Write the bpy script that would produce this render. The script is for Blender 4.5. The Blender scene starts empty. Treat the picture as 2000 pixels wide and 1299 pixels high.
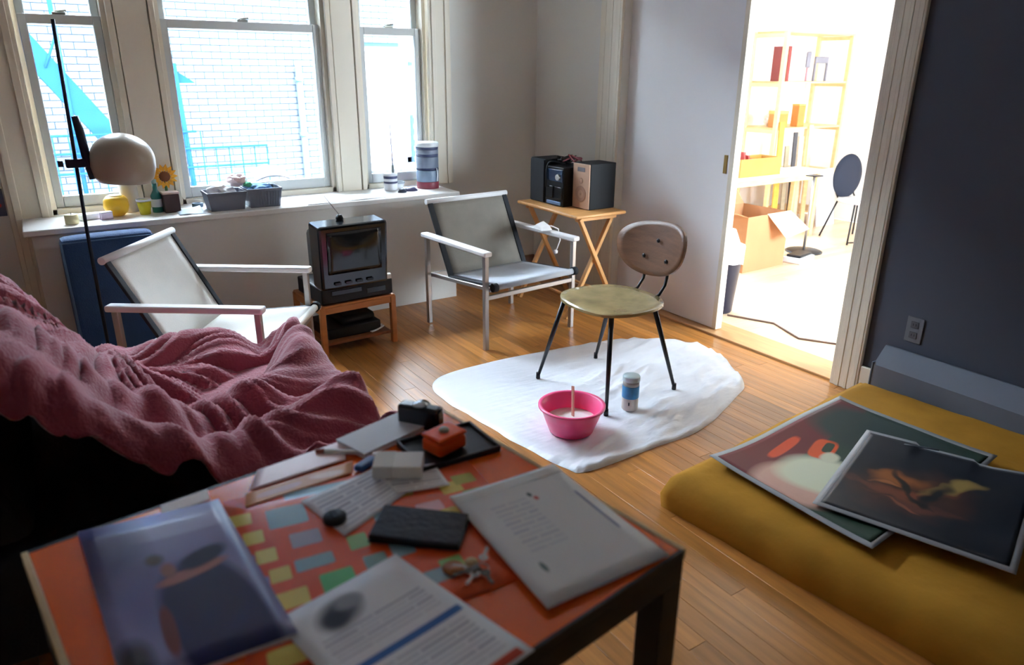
import bpy, bmesh, math, random
from mathutils import Vector, Matrix, noise

random.seed(7)
S = bpy.context.scene
C = bpy.context.scene.collection
PI = math.pi

# ------------------------------------------------------------------ camera, sky, sun, exposure
CAM_H = 1.45
pitch, roll, yaw = 0.349928, 0.00707, 0.57955
cp, sp = math.cos(pitch), math.sin(pitch)
fw = Vector((math.sin(yaw) * cp, math.cos(yaw) * cp, -sp))
rt = Vector((math.cos(yaw), -math.sin(yaw), 0))
up = rt.cross(fw)
r2 = rt * math.cos(roll) + up * math.sin(roll)
u2 = up * math.cos(roll) - rt * math.sin(roll)
cd = bpy.data.cameras.new('camera')
cam = bpy.data.objects.new('camera', cd)
C.objects.link(cam)
m = Matrix((r2, u2, -fw)).transposed().to_4x4()
m.translation = Vector((0, 0, CAM_H))
cam.matrix_world = m
cd.sensor_width = 36
cd.lens = 1402 / 2000 * 36
cd.clip_start = 0.05
cd.dof.use_dof = True
cd.dof.focus_distance = 3.4
cd.dof.aperture_fstop = 2.6
S.camera = cam

world = bpy.data.worlds.new('overcast_sky')
S.world = world
world.use_nodes = True
bg = world.node_tree.nodes['Background']
bg.inputs['Color'].default_value = (0.80, 0.90, 1.0, 1)
bg.inputs['Strength'].default_value = 9.0

sd = bpy.data.lights.new('sun', 'SUN')
sd.energy = 5.5
sd.angle = 0.09
sd.color = (1.0, 0.96, 0.9)
sun = bpy.data.objects.new('sun', sd)
C.objects.link(sun)
sun.rotation_euler = (math.radians(48), 0, math.radians(14))

S.view_settings.view_transform = 'Standard'
S.view_settings.look = 'None'
S.view_settings.exposure = 3.3
S.view_settings.gamma = 1.0
S.view_settings.use_curve_mapping = False
S.cycles.diffuse_bounces = 8
S.cycles.max_bounces = 12
S.cycles.transparent_max_bounces = 12


def portal(name, loc, rot, sx, sy):
    l = bpy.data.lights.new(name, 'AREA')
    l.shape = 'RECTANGLE'
    l.size, l.size_y = sx, sy
    l.cycles.is_portal = True
    o = bpy.data.objects.new(name, l)
    C.objects.link(o)
    o.location = loc
    o.rotation_euler = rot


portal('window_portal', (1.18, 4.70, 1.65), (-PI / 2, 0, 0), 2.3, 1.9)
portal('studio_side_portal', (4.97, -0.62, 1.52), (PI / 2, 0, 0), 1.75, 1.45)
portal('studio_window_portal', (4.50, 5.12, 1.6), (-PI / 2, 0, 0), 2.1, 2.1)

# ------------------------------------------------------------------ materials
MATS = {}


def lin(c):
    return tuple(((x / 255) / 12.92 if x / 255 <= 0.04045 else ((x / 255 + 0.055) / 1.055) ** 2.4) for x in c)


def mat(name, rgb, rough=0.6, metal=0.0, var=0.06, vscale=6.0, bump=0.0, bscale=60.0, spec=0.5, coat=0.0,
        stretch=None, objrand=0.0, sheen=0.0, trans=0.0):
    """rgb in 0..255 sRGB; colour broken up by noise, optional fine relief."""
    if name in MATS:
        return MATS[name]
    mt = bpy.data.materials.new(name)
    mt.use_nodes = True
    nt = mt.node_tree
    b = nt.nodes['Principled BSDF']
    b.inputs['Roughness'].default_value = rough
    b.inputs['Metallic'].default_value = metal
    b.inputs['Specular IOR Level'].default_value = spec
    if coat:
        b.inputs['Coat Weight'].default_value = coat
        b.inputs['Coat Roughness'].default_value = 0.08
    if sheen:
        b.inputs['Sheen Weight'].default_value = sheen
        b.inputs['Sheen Roughness'].default_value = 0.5
    tc = nt.nodes.new('ShaderNodeTexCoord')
    mp = nt.nodes.new('ShaderNodeMapping')
    nt.links.new(tc.outputs['Object'], mp.inputs['Vector'])
    if stretch:
        mp.inputs['Scale'].default_value = stretch
    nz = nt.nodes.new('ShaderNodeTexNoise')
    nz.inputs['Scale'].default_value = vscale
    nz.inputs['Detail'].default_value = 4
    nt.links.new(mp.outputs['Vector'], nz.inputs['Vector'])
    c = lin(rgb)
    hs = nt.nodes.new('ShaderNodeMix')
    hs.data_type = 'RGBA'
    hs.inputs['A'].default_value = (*[max(0, x * (1 - var * 2)) for x in c], 1)
    hs.inputs['B'].default_value = (*[min(1, x * (1 + var * 2)) for x in c], 1)
    nt.links.new(nz.outputs['Fac'], hs.inputs['Factor'])
    col = hs.outputs['Result']
    if objrand:
        oi = nt.nodes.new('ShaderNodeObjectInfo')
        mr = nt.nodes.new('ShaderNodeMapRange')
        mr.inputs['To Min'].default_value = 1 - objrand
        mr.inputs['To Max'].default_value = 1 + objrand
        nt.links.new(oi.outputs['Random'], mr.inputs['Value'])
        hv = nt.nodes.new('ShaderNodeHueSaturation')
        nt.links.new(mr.outputs['Result'], hv.inputs['Value'])
        nt.links.new(col, hv.inputs['Color'])
        col = hv.outputs['Color']
    nt.links.new(col, b.inputs['Base Color'])
    if bump:
        n2 = nt.nodes.new('ShaderNodeTexNoise')
        n2.inputs['Scale'].default_value = bscale
        n2.inputs['Detail'].default_value = 3
        nt.links.new(mp.outputs['Vector'], n2.inputs['Vector'])
        bp = nt.nodes.new('ShaderNodeBump')
        bp.inputs['Strength'].default_value = bump
        bp.inputs['Distance'].default_value = 0.01
        nt.links.new(n2.outputs['Fac'], bp.inputs['Height'])
        nt.links.new(bp.outputs['Normal'], b.inputs['Normal'])
    MATS[name] = mt
    return mt


def print_mat(name, base, shapes, rough=0.5, coat=0.0, warp=0.0, text=None):
    """flat print on a sheet, in the sheet's own UV. shapes: (u, v, ru, rv, rot_deg, rgb, power, soft)"""
    mt = bpy.data.materials.new(name)
    mt.use_nodes = True
    nt = mt.node_tree
    b = nt.nodes['Principled BSDF']
    b.inputs['Roughness'].default_value = rough
    if coat:
        b.inputs['Coat Weight'].default_value = coat
        b.inputs['Coat Roughness'].default_value = 0.12
    uv = nt.nodes.new('ShaderNodeUVMap')
    vec = uv.outputs['UV']
    if warp:
        nz = nt.nodes.new('ShaderNodeTexNoise')
        nz.inputs['Scale'].default_value = 4
        nt.links.new(vec, nz.inputs['Vector'])
        mx = nt.nodes.new('ShaderNodeVectorMath')
        mx.operation = 'MULTIPLY_ADD'
        mx.inputs[1].default_value = (warp, warp, 0)
        nt.links.new(nz.outputs['Color'], mx.inputs[0])
        nt.links.new(vec, mx.inputs[2])
        sb = nt.nodes.new('ShaderNodeVectorMath')
        sb.operation = 'SUBTRACT'
        sb.inputs[1].default_value = (warp * .5, warp * .5, 0)
        nt.links.new(mx.outputs[0], sb.inputs[0])
        vec = sb.outputs[0]
    rgb = nt.nodes.new('ShaderNodeRGB')
    rgb.outputs[0].default_value = (*lin(base), 1)
    col = rgb.outputs[0]
    if text:
        # (u0,u1,v0,v1,rows,cols,rgb): rows of word-like dashes
        for (u0, u1, v0, v1, rows, cols, trgb) in text:
            mp = nt.nodes.new('ShaderNodeMapping')
            mp.inputs['Location'].default_value = (-u0, -v0, 0)
            nt.links.new(uv.outputs['UV'], mp.inputs['Vector'])
            br = nt.nodes.new('ShaderNodeTexBrick')
            br.inputs['Color1'].default_value = (0.35, 0.35, 0.35, 1)
            br.inputs['Color2'].default_value = (1, 1, 1, 1)
            br.inputs['Mortar'].default_value = (0, 0, 0, 1)
            br.inputs['Scale'].default_value = 1
            br.inputs['Row Height'].default_value = (v1 - v0) / rows
            br.inputs['Brick Width'].default_value = (u1 - u0) / cols
            br.inputs['Mortar Size'].default_value = (v1 - v0) / rows * 0.28
            br.offset = 0.37
            nt.links.new(mp.outputs['Vector'], br.inputs['Vector'])
            bw = nt.nodes.new('ShaderNodeRGBToBW')
            nt.links.new(br.outputs['Color'], bw.inputs['Color'])
            fac = bw.outputs['Val']
            sx = nt.nodes.new('ShaderNodeSeparateXYZ')
            nt.links.new(uv.outputs['UV'], sx.inputs[0])
            for ax, lo, hi in (('X', u0, u1), ('Y', v0, v1)):
                for op, val in (('GREATER_THAN', lo), ('LESS_THAN', hi)):
                    q = nt.nodes.new('ShaderNodeMath')
                    q.operation = op
                    q.inputs[1].default_value = val
                    nt.links.new(sx.outputs[ax], q.inputs[0])
                    w = nt.nodes.new('ShaderNodeMath')
                    w.operation = 'MULTIPLY'
                    nt.links.new(fac, w.inputs[0])
                    nt.links.new(q.outputs[0], w.inputs[1])
                    fac = w.outputs[0]
            mix = nt.nodes.new('ShaderNodeMix')
            mix.data_type = 'RGBA'
            nt.links.new(fac, mix.inputs['Factor'])
            nt.links.new(col, mix.inputs['A'])
            mix.inputs['B'].default_value = (*lin(trgb), 1)
            col = mix.outputs['Result']
    for (u, v, ru, rv, rot, crgb, pw, soft) in shapes:
        mp = nt.nodes.new('ShaderNodeMapping')
        mp.vector_type = 'TEXTURE'
        mp.inputs['Location'].default_value = (u, v, 0)
        mp.inputs['Rotation'].default_value = (0, 0, math.radians(rot))
        mp.inputs['Scale'].default_value = (ru, rv, 1)
        nt.links.new(vec, mp.inputs['Vector'])
        ab = nt.nodes.new('ShaderNodeVectorMath')
        ab.operation = 'ABSOLUTE'
        nt.links.new(mp.outputs['Vector'], ab.inputs[0])
        sx = nt.nodes.new('ShaderNodeSeparateXYZ')
        nt.links.new(ab.outputs[0], sx.inputs[0])
        ps = []
        for ax in 'XY':
            q = nt.nodes.new('ShaderNodeMath')
            q.operation = 'POWER'
            q.inputs[1].default_value = pw
            nt.links.new(sx.outputs[ax], q.inputs[0])
            ps.append(q)
        ad = nt.nodes.new('ShaderNodeMath')
        ad.operation = 'ADD'
        nt.links.new(ps[0].outputs[0], ad.inputs[0])
        nt.links.new(ps[1].outputs[0], ad.inputs[1])
        mr = nt.nodes.new('ShaderNodeMapRange')
        mr.inputs['From Min'].default_value = 1 + soft
        mr.inputs['From Max'].default_value = 1 - soft
        nt.links.new(ad.outputs[0], mr.inputs['Value'])
        mix = nt.nodes.new('ShaderNodeMix')
        mix.data_type = 'RGBA'
        nt.links.new(mr.outputs['Result'], mix.inputs['Factor'])
        nt.links.new(col, mix.inputs['A'])
        mix.inputs['B'].default_value = (*lin(crgb), 1)
        col = mix.outputs['Result']
    nt.links.new(col, b.inputs['Base Color'])
    return mt


def glass_mat():
    mt = bpy.data.materials.new('window_glass')
    mt.use_nodes = True
    nt = mt.node_tree
    nt.nodes.remove(nt.nodes['Principled BSDF'])
    out = nt.nodes['Material Output']
    tr = nt.nodes.new('ShaderNodeBsdfTransparent')
    tr.inputs['Color'].default_value = (0.95, 0.98, 1.0, 1)
    gl = nt.nodes.new('ShaderNodeBsdfGlossy')
    gl.inputs['Roughness'].default_value = 0.02
    fr = nt.nodes.new('ShaderNodeFresnel')
    fr.inputs['IOR'].default_value = 1.25
    mx = nt.nodes.new('ShaderNodeMixShader')
    nt.links.new(fr.outputs[0], mx.inputs[0])
    nt.links.new(tr.outputs[0], mx.inputs[1])
    nt.links.new(gl.outputs[0], mx.inputs[2])
    nt.links.new(mx.outputs[0], out.inputs['Surface'])
    return mt


GLASS = glass_mat()
WALL = mat('wall_paint', (214, 212, 205), 0.75, var=0.02, vscale=2, bump=0.05, bscale=40)
TRIM = mat('trim_paint', (222, 214, 196), 0.45, var=0.03, vscale=4, bump=0.04)
SLATE = mat('rear_wall_paint', (226, 224, 220), 0.8, var=0.03, vscale=2, bump=0.05, bscale=40)
SHADEW = mat('shade_tone_wall', (72, 77, 90), 0.8, var=0.03, vscale=2, bump=0.05, bscale=40)  # dark tone stands for shade on the wall right of the doorway
SASH = mat('sash_paint', (196, 200, 198), 0.5, var=0.03, vscale=5)
DOORP = mat('door_paint', (232, 232, 234), 0.5, var=0.02, vscale=2)
CEIL = mat('ceiling_paint', (225, 224, 220), 0.85, var=0.02, vscale=2)
PLANK = mat('floor_oak', (180, 120, 58), 0.3, var=0.26, vscale=3.2, stretch=(14, 1.0, 4), bump=0.05, bscale=24,
            objrand=0.22)
PLANK2 = mat('studio_floor_oak', (222, 190, 156), 0.3, var=0.18, vscale=3.2, stretch=(1.2, 16, 4), bump=0.05,
             bscale=24, objrand=0.16)
SUBFLOOR = mat('subfloor', (60, 36, 20), 0.8)
BASEW = mat('baseboard_wood', (112, 72, 44), 0.45, var=0.15, vscale=4, stretch=(1, 1, 8))


# ------------------------------------------------------------------ mesh helpers
class MB:
    def __init__(self):
        self.bm = bmesh.new()
        self.uv = self.bm.loops.layers.uv.new('UVMap')

    def _add(self, verts, faces, mi=0, smooth=False, mtx=None):
        vs = [self.bm.verts.new((mtx @ Vector(v)) if mtx else v) for v in verts]
        out = []
        for f in faces:
            try:
                fc = self.bm.faces.new([vs[i] for i in f])
            except ValueError:
                continue
            fc.material_index = mi
            fc.smooth = smooth
            out.append(fc)
        return vs, out

    def box(self, x0, x1, y0, y1, z0, z1, mi=0, bev=0.0, mtx=None, seg=2):
        v = [(x0, y0, z0), (x1, y0, z0), (x1, y1, z0), (x0, y1, z0), (x0, y0, z1), (x1, y0, z1), (x1, y1, z1), (x0, y1, z1)]
        f = [(0, 3, 2, 1), (4, 5, 6, 7), (0, 1, 5, 4), (1, 2, 6, 5), (2, 3, 7, 6), (3, 0, 4, 7)]
        vs, fs = self._add(v, f, mi, False, mtx)
        if bev:
            es = list({e for fc in fs for e in fc.edges})
            r = bmesh.ops.bevel(self.bm, geom=es, offset=bev, segments=seg, affect='EDGES', profile=0.5)
            for fc in r['faces']:
                fc.material_index = mi
                fc.smooth = True
        return self

    def hull8(self, pts, mi=0, bev=0.0):
        """eight free corners: bottom ring of 4, then top ring of 4"""
        f = [(0, 3, 2, 1), (4, 5, 6, 7), (0, 1, 5, 4), (1, 2, 6, 5), (2, 3, 7, 6), (3, 0, 4, 7)]
        vs, fs = self._add(pts, f, mi)
        if bev:
            es = list({e for fc in fs for e in fc.edges})
            r = bmesh.ops.bevel(self.bm, geom=es, offset=bev, segments=2, affect='EDGES', profile=0.5)
            for fc in r['faces']:
                fc.material_index = mi
        return self

    def tube(self, pts, r, n=8, mi=0, closed=False):
        pts = [Vector(p) for p in pts]
        rs = r if isinstance(r, (list, tuple)) else [r] * len(pts)
        rings = []
        prev = None
        for i, p in enumerate(pts):
            a = pts[i - 1] if i > 0 else p
            b = pts[i + 1] if i < len(pts) - 1 else p
            t = (b - a).normalized()
            if prev is None:
                ref = Vector((0, 0, 1)) if abs(t.z) < 0.9 else Vector((1, 0, 0))
                u = t.cross(ref).normalized()
            else:
                u = (prev - t * prev.dot(t)).normalized()
            prev = u
            w = t.cross(u)
            rings.append([self.bm.verts.new(p + (u * math.cos(2 * PI * k / n) + w * math.sin(2 * PI * k / n)) * rs[i])
                          for k in range(n)])
        for i in range(len(rings) - 1):
            for k in range(n):
                f = self.bm.faces.new((rings[i][k], rings[i][(k + 1) % n], rings[i + 1][(k + 1) % n], rings[i + 1][k]))
                f.smooth = True
                f.material_index = mi
        for rg in (rings[0][::-1], rings[-1]):
            f = self.bm.faces.new(rg)
            f.material_index = mi
        return self

    def bar(self, a, b, w, d, mi=0, bev=0.0, upv=(0, 0, 1)):
        """square bar from a to b"""
        a, b = Vector(a), Vector(b)
        t = (b - a).normalized()
        ref = Vector(upv)
        if abs(t.dot(ref)) > 0.95:
            ref = Vector((0, 1, 0))
        u = t.cross(ref).normalized()
        v = u.cross(t)
        L = (b - a).length
        mt = Matrix((u, t, v)).transposed().to_4x4()
        mt.translation = a
        return self.box(-w / 2, w / 2, 0, L, -d / 2, d / 2, mi, bev, mt)

    def lathe(self, prof, n=24, mi=0, mtx=None, cap=True, smooth=True):
        rings = []
        for r, z in prof:
            ring = []
            for k in range(n):
                v = Vector((r * math.cos(2 * PI * k / n), r * math.sin(2 * PI * k / n), z))
                ring.append(self.bm.verts.new(mtx @ v if mtx else v))
            rings.append(ring)
        for i in range(len(rings) - 1):
            for k in range(n):
                f = self.bm.faces.new((rings[i][k], rings[i][(k + 1) % n], rings[i + 1][(k + 1) % n], rings[i + 1][k]))
                f.smooth = smooth
                f.material_index = mi
        if cap:
            f = self.bm.faces.new(rings[0][::-1]); f.material_index = mi
            f = self.bm.faces.new(rings[-1]); f.material_index = mi
        return self

    def prism(self, poly, z0, z1, mi=0, bev=0.0, mtx=None):
        n = len(poly)
        v = [(x, y, z0) for x, y in poly] + [(x, y, z1) for x, y in poly]
        f = [tuple(range(n))[::-1], tuple(range(n, 2 * n))] + [(i, (i + 1) % n, n + (i + 1) % n, n + i) for i in range(n)]
        vs, fs = self._add(v, f, mi, False, mtx)
        if bev:
            es = [e for e in fs[1].edges] + [e for e in fs[0].edges]
            r = bmesh.ops.bevel(self.bm, geom=es, offset=bev, segments=2, affect='EDGES', profile=0.5)
            for fc in r['faces']:
                fc.smooth = True
        return self

    def grid(self, fn, nu, nv, mi=0, thick=0.0, smooth=True, mfn=None):
        """fn(u,v)->Vector over the unit square, with an underside if thick"""
        V = [[self.bm.verts.new(fn(i / nu, j / nv)) for j in range(nv + 1)] for i in range(nu + 1)]
        for i in range(nu):
            for j in range(nv):
                f = self.bm.faces.new((V[i][j], V[i + 1][j], V[i + 1][j + 1], V[i][j + 1]))
                f.smooth = smooth
                f.material_index = mfn((i + .5) / nu, (j + .5) / nv) if mfn else mi
                for lp, (a, b) in zip(f.loops, ((i, j), (i + 1, j), (i + 1, j + 1), (i, j + 1))):
                    lp[self.uv].uv = (a / nu, b / nv)
        if thick:
            W = [[self.bm.verts.new(V[i][j].co - Vector((0, 0, thick))) for j in range(nv + 1)] for i in range(nu + 1)]
            for i in range(nu):
                for j in range(nv):
                    f = self.bm.faces.new((W[i][j], W[i][j + 1], W[i + 1][j + 1], W[i + 1][j]))
                    f.smooth = smooth
                    f.material_index = mi
            rim = [(i, 0) for i in range(nu)] + [(nu, j) for j in range(nv)] + [(i, nv) for i in range(nu, 0, -1)] + [(0, j) for j in range(nv, 0, -1)]
            for k in range(len(rim)):
                a, b = rim[k], rim[(k + 1) % len(rim)]
                f = self.bm.faces.new((V[a[0]][a[1]], W[a[0]][a[1]], W[b[0]][b[1]], V[b[0]][b[1]]))
                f.material_index = mi
        return self

    def build(self, name, mats, parent=None, recalc=True, loc=None, rot=None):
        if recalc:
            bmesh.ops.recalc_face_normals(self.bm, faces=self.bm.faces)
        me = bpy.data.meshes.new(name)
        self.bm.to_mesh(me)
        self.bm.free()
        for x in (mats if isinstance(mats, (list, tuple)) else [mats]):
            me.materials.append(x)
        o = bpy.data.objects.new(name, me)
        C.objects.link(o)
        if loc:
            o.location = loc
        if rot:
            o.rotation_euler = rot
        if parent:
            o.parent = parent
        return o


def tag(o, label=None, cat=None, group=None, kind=None):
    if label:
        o['label'] = label
    if cat:
        o['category'] = cat
    if group:
        o['group'] = group
    if kind:
        o['kind'] = kind
    return o


def thing(name, label, cat, loc=(0, 0, 0), rz=0.0, group=None):
    o = bpy.data.objects.new(name, None)
    o.empty_display_size = 0.1
    C.objects.link(o)
    o.location = loc
    o.rotation_euler = (0, 0, rz)
    return tag(o, label, cat, group)


def sub(o, lv=2):
    md = o.modifiers.new('smooth', 'SUBSURF')
    md.levels = md.render_levels = lv
    return o


# ------------------------------------------------------------------ the setting
WIN_Y = 4.50       # inner face of the window wall
DOOR_X = 3.14      # face of the wall with the sliding door
APRON_Y = 4.13
SILL_Z = 0.71
CEIL_Z = 2.75
X0, Y0 = -1.9, -2.3
RX, RY = 7.0, 4.92   # far wall and window wall of the studio beyond
RY0 = -0.4

# floors: a slab, and every board a piece of its own
fl = tag(MB().box(X0, DOOR_X + 0.01, Y0, WIN_Y + .02, -0.12, -0.016).build('floor', SUBFLOOR), kind='structure',
         label='orange brown strip wood floor of the living room')
BW = 0.066
meshes = {}


def board(L, along):
    key = (round(L, 2), along)
    if key not in meshes:
        b = MB()
        if along == 'y':
            b.box(0.0003, BW - 0.0003, 0.0004, L - 0.0004, -0.016, 0.0, bev=0.0008, seg=1)
        else:
            b.box(0.0004, L - 0.0004, 0.0003, BW - 0.0003, -0.016, 0.0, bev=0.0008, seg=1)
        o = b.build('plank', PLANK if along == 'y' else PLANK2)
        meshes[key] = o.data
        bpy.data.objects.remove(o)
    return meshes[key]


rows = int((DOOR_X - (-0.95)) / BW)
xs = DOOR_X - rows * BW
LENS = [1.2, 1.6, 2.0, 2.5]
for r in range(rows):
    y = -0.15 - random.random() * 0.8
    while y < WIN_Y - .01:
        L = random.choice(LENS)
        if y + L > WIN_Y - .25:
            L = round(WIN_Y - y, 2)
        o = bpy.data.objects.new('plank', board(L, 'y'))
        C.objects.link(o)
        o.location = (xs + r * BW, y, 0)
        o.parent = fl
        y += L
# plain boards out of the picture, to the left and behind
rest = MB()
x = X0
while x < xs - .01:
    rest.box(x, min(x + BW, xs) - .002, Y0, WIN_Y, -0.016, 0)
    x += BW
x = xs
while x < DOOR_X - .01:
    rest.box(x, x + BW - .002, Y0, -0.97, -0.016, -.0005)
    x += BW
tag(rest.build('plank_field', PLANK, fl), kind='stuff')

fl2 = tag(MB().box(DOOR_X + .22, RX + .02, RY0, RY + .02, -0.12, -0.016).build('floor', SUBFLOOR), kind='structure',
          label='pale strip wood floor of the bright studio room')
y = 1.35
r = 0
while y < RY - .02:
    x = DOOR_X + 0.22 - random.random() * .0
    first = True
    while x < RX - .01:
        L = random.choice(LENS[1:]) if not first else random.choice((0.6, 0.9, 1.2, 1.5))
        first = False
        if x + L > RX - .3:
            L = round(RX - x, 2)
        o = bpy.data.objects.new('plank', board(L, 'x'))
        C.objects.link(o)
        o.location = (x, y, 0)
        o.parent = fl2
        x += L
    y += BW
rest = MB()
yy = 1.35 - BW
while yy > RY0:
    rest.box(DOOR_X + .22, RX, yy, yy + BW - .002, -.016, 0)
    yy -= BW
tag(rest.build('plank_field', PLANK2, fl2), kind='stuff')
# threshold
tag(MB().box(DOOR_X, DOOR_X + .22, 1.86, 3.9, -.1, .012, bev=.004).build('trim_1', mat('threshold_wood', (186, 140, 92), .4, var=.15, vscale=5, stretch=(8, 1, 1))),
    kind='structure', label='worn wooden threshold under the sliding door')

# window wall
WT, WB = 2.5, 0.70   # top and bottom of the window opening
b = MB()
b.box(X0 - .2, -0.02, WIN_Y, WIN_Y + .25, 0, CEIL_Z)
b.box(2.30, DOOR_X + .2, WIN_Y, WIN_Y + .25, 0, CEIL_Z)
b.box(-0.02, 2.30, WIN_Y, WIN_Y + .25, WT, CEIL_Z)
b.box(-0.02, 2.30, WIN_Y, WIN_Y + .25, 0, WB)
tag(b.build('wall_window', WALL), kind='structure', label='off white wall around the triple window')
# built-out apron under the sill and the deep sill board
tag(MB().box(-0.08, 2.25, APRON_Y, WIN_Y, 0, SILL_Z - .03, bev=.004).build('wall_apron', WALL), kind='structure',
    label='boxed out wall below the window sill')
tag(MB().box(-0.11, 2.28, APRON_Y - .02, WIN_Y + .10, SILL_Z - .03, SILL_Z, bev=.006).build('trim_2', mat('sill_paint', (232, 230, 226), .35, var=.02)),
    kind='structure', label='deep white painted window sill')
tag(MB().box(2.25, DOOR_X, WIN_Y - .018, WIN_Y, 0, .105, bev=.004).build('baseboard_window', BASEW), kind='structure',
    label='brown wooden baseboard in the corner by the tray table')

# casings and mullions
def casing(b, x0, x1, y, z0, z1, rel=.025):
    b.box(x0, x1, y - rel, y, z0, z1, bev=.004)
    w = x1 - x0
    b.box(x0 + w * .12, x0 + w * .30, y - rel - .012, y - rel + .002, z0, z1, bev=.004)
    b.box(x0 + w * .72, x0 + w * .9, y - rel - .012, y - rel + .002, z0, z1, bev=.004)


b = MB()
casing(b, -0.16, 0.035, WIN_Y, 0.0, WT + .12)
tag(b.build('trim_3', TRIM), kind='structure', label='moulded cream casing beside the narrow left window')
b = MB()
casing(b, 2.27, 2.43, WIN_Y, SILL_Z, WT + .12)
tag(b.build('trim_4', TRIM), kind='structure', label='moulded cream casing beside the right hand window')
b = MB()
b.box(-.16, 2.43, WIN_Y - .03, WIN_Y, WT, WT + .14, bev=.004)
tag(b.build('trim_5', TRIM), kind='structure', label='head casing over the windows')
for i, (a, c) in enumerate(((0.445, 0.675), (1.60, 1.80))):
    b = MB()
    b.box(a, c, WIN_Y + .02, WIN_Y + .22, WB, WT)
    w = c - a
    b.box(a + .035, c - .035, WIN_Y - .005, WIN_Y + .02, SILL_Z, WT, bev=.004)
    b.box(a, a + .03, WIN_Y - .012, WIN_Y + .02, SILL_Z, WT, bev=.004)
    b.box(c - .03, c, WIN_Y - .012, WIN_Y + .02, SILL_Z, WT, bev=.004)
    tag(b.build('trim_%d' % (6 + i), TRIM), kind='structure', label='wide cream mullion between two windows')


def sash_window(n, x0, x1, label):
    """double hung window: a frame, two sashes with their panes"""
    w = thing('window_%d' % n, label, None, (0, 0, 0))
    tag(w, kind='structure')
    b = MB()
    for a, c in ((x0, x0 + .025), (x1 - .025, x1)):
        b.box(a, c, WIN_Y + .02, WIN_Y + .18, WB, WT)
    b.box(x0, x1, WIN_Y + .02, WIN_Y + .18, WT - .03, WT)
    b.box(x0, x1, WIN_Y + .02, WIN_Y + .22, WB, SILL_Z + .03, bev=.004)
    b.build('window_frame', TRIM, w)
    for nm, z0, z1, y, bot in (('lower_sash', SILL_Z + .03, 1.70, WIN_Y + .05, .06), ('upper_sash', 1.655, WT - .03, WIN_Y + .095, .045)):
        a, c = x0 + .026, x1 - .026
        b = MB()
        b.box(a, a + .038, y, y + .04, z0, z1, bev=.004)
        b.box(c - .038, c, y, y + .04, z0, z1, bev=.004)
        b.box(a + .038, c - .038, y, y + .04, z0, z0 + bot, bev=.004)
        b.box(a + .038, c - .038, y, y + .04, z1 - .045, z1, bev=.004)
        s = b.build(nm, SASH, w)
        MB().box(a + .036, c - .036, y + .018, y + .022, z0 + bot - .003, z1 - .042).build('pane', GLASS, s)
    # latch on the meeting rail
    b = MB()
    mx = (x0 + x1) / 2
    b.box(mx - .03, mx + .03, WIN_Y + .055, WIN_Y + .09, 1.70, 1.712, bev=.003)
    b.tube([(mx - .02, WIN_Y + .07, 1.712), (mx + .035, WIN_Y + .07, 1.722)], .006)
    b.build('sash_latch', mat('latch_metal', (150, 150, 140), .4, metal=.6), w)


sash_window(1, 0.03, 0.447, 'narrow double hung window with the fire escape stair behind it')
sash_window(2, 0.673, 1.602, 'wide double hung window in the middle of the three')
sash_window(3, 1.798, 2.272, 'narrow double hung window beside the stack of paint tubs')

# door wall with the wide opening
OP0, OP1, OPZ = 1.86, 3.58, 2.32
b = MB()
b.box(DOOR_X, DOOR_X + .06, OP1, WIN_Y + .25, 0, CEIL_Z)
b.box(DOOR_X + .115, DOOR_X + .2, OP1, RY + .25, 0, CEIL_Z)
b.box(DOOR_X, DOOR_X + .2, OP0, OP1, OPZ, CEIL_Z)
tag(b.build('wall_right', WALL), kind='structure', label='off white wall with the wide sliding door opening')

tag(MB().box(DOOR_X, DOOR_X + .2, Y0 - .2, OP0, 0, CEIL_Z).build('wall_door_side', SHADEW), kind='structure', label='wall right of the doorway with shade put into its colour')


def ycasing(b, y0, y1, x, z0, z1, rel=.022):
    b.box(x - rel, x, y0, y1, z0, z1, bev=.004)
    w = y1 - y0
    for a, c in ((.08, .26), (.42, .56), (.74, .92)):
        b.box(x - rel - .002, x - rel + .002, y0 + w * a, y0 + w * c, z0, z1, bev=.003)


b = MB()
ycasing(b, OP1, OP1 + .20, DOOR_X, 0, OPZ + .14)
tag(b.build('trim_8', TRIM), kind='structure', label='fluted cream casing behind the stereo')
b = MB()
ycasing(b, OP0 - .125, OP0, DOOR_X, 0, OPZ + .14)
b.box(DOOR_X - .02, DOOR_X + .2, OP0 - .002, OP0 + .018, 0, OPZ, bev=.003)
tag(b.build('trim_9', TRIM), kind='structure', label='fluted casing on the right side of the doorway')
tag(MB().box(DOOR_X - .03, DOOR_X, OP0 - .12, OP1 + .2, OPZ, OPZ + .14, bev=.004).build('trim_10', TRIM), kind='structure',
    label='head casing over the sliding door opening')
# sliding door leaf
d = thing('door_1', 'tall white painted sliding door leaf half drawn across the opening', None)
tag(d, kind='structure')
dx0, dx1 = DOOR_X + .063, DOOR_X + .108
MB().box(dx0, dx1, 2.715, 4.45, 0.016, OPZ - .01, bev=.004).build('door_leaf', DOORP, d)
MB().box(dx0 - .004, dx1 + .004, 2.690, 2.722, 0.016, OPZ - .01, bev=.004).build('edge_strip', TRIM, d)
MB().box(dx0 - .004, dx0 + .002, 2.735, 2.76, .92, 1.02, bev=.002).build('pull_plate', mat('brass_old', (150, 120, 70), .4, metal=.8), d)
# baseboard right of the doorway
tag(MB().box(DOOR_X - .018, DOOR_X, Y0, OP0 - .125, 0, .14, bev=.004).build('baseboard_right', TRIM), kind='structure',
    label='painted baseboard behind the grey heater')

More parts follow.
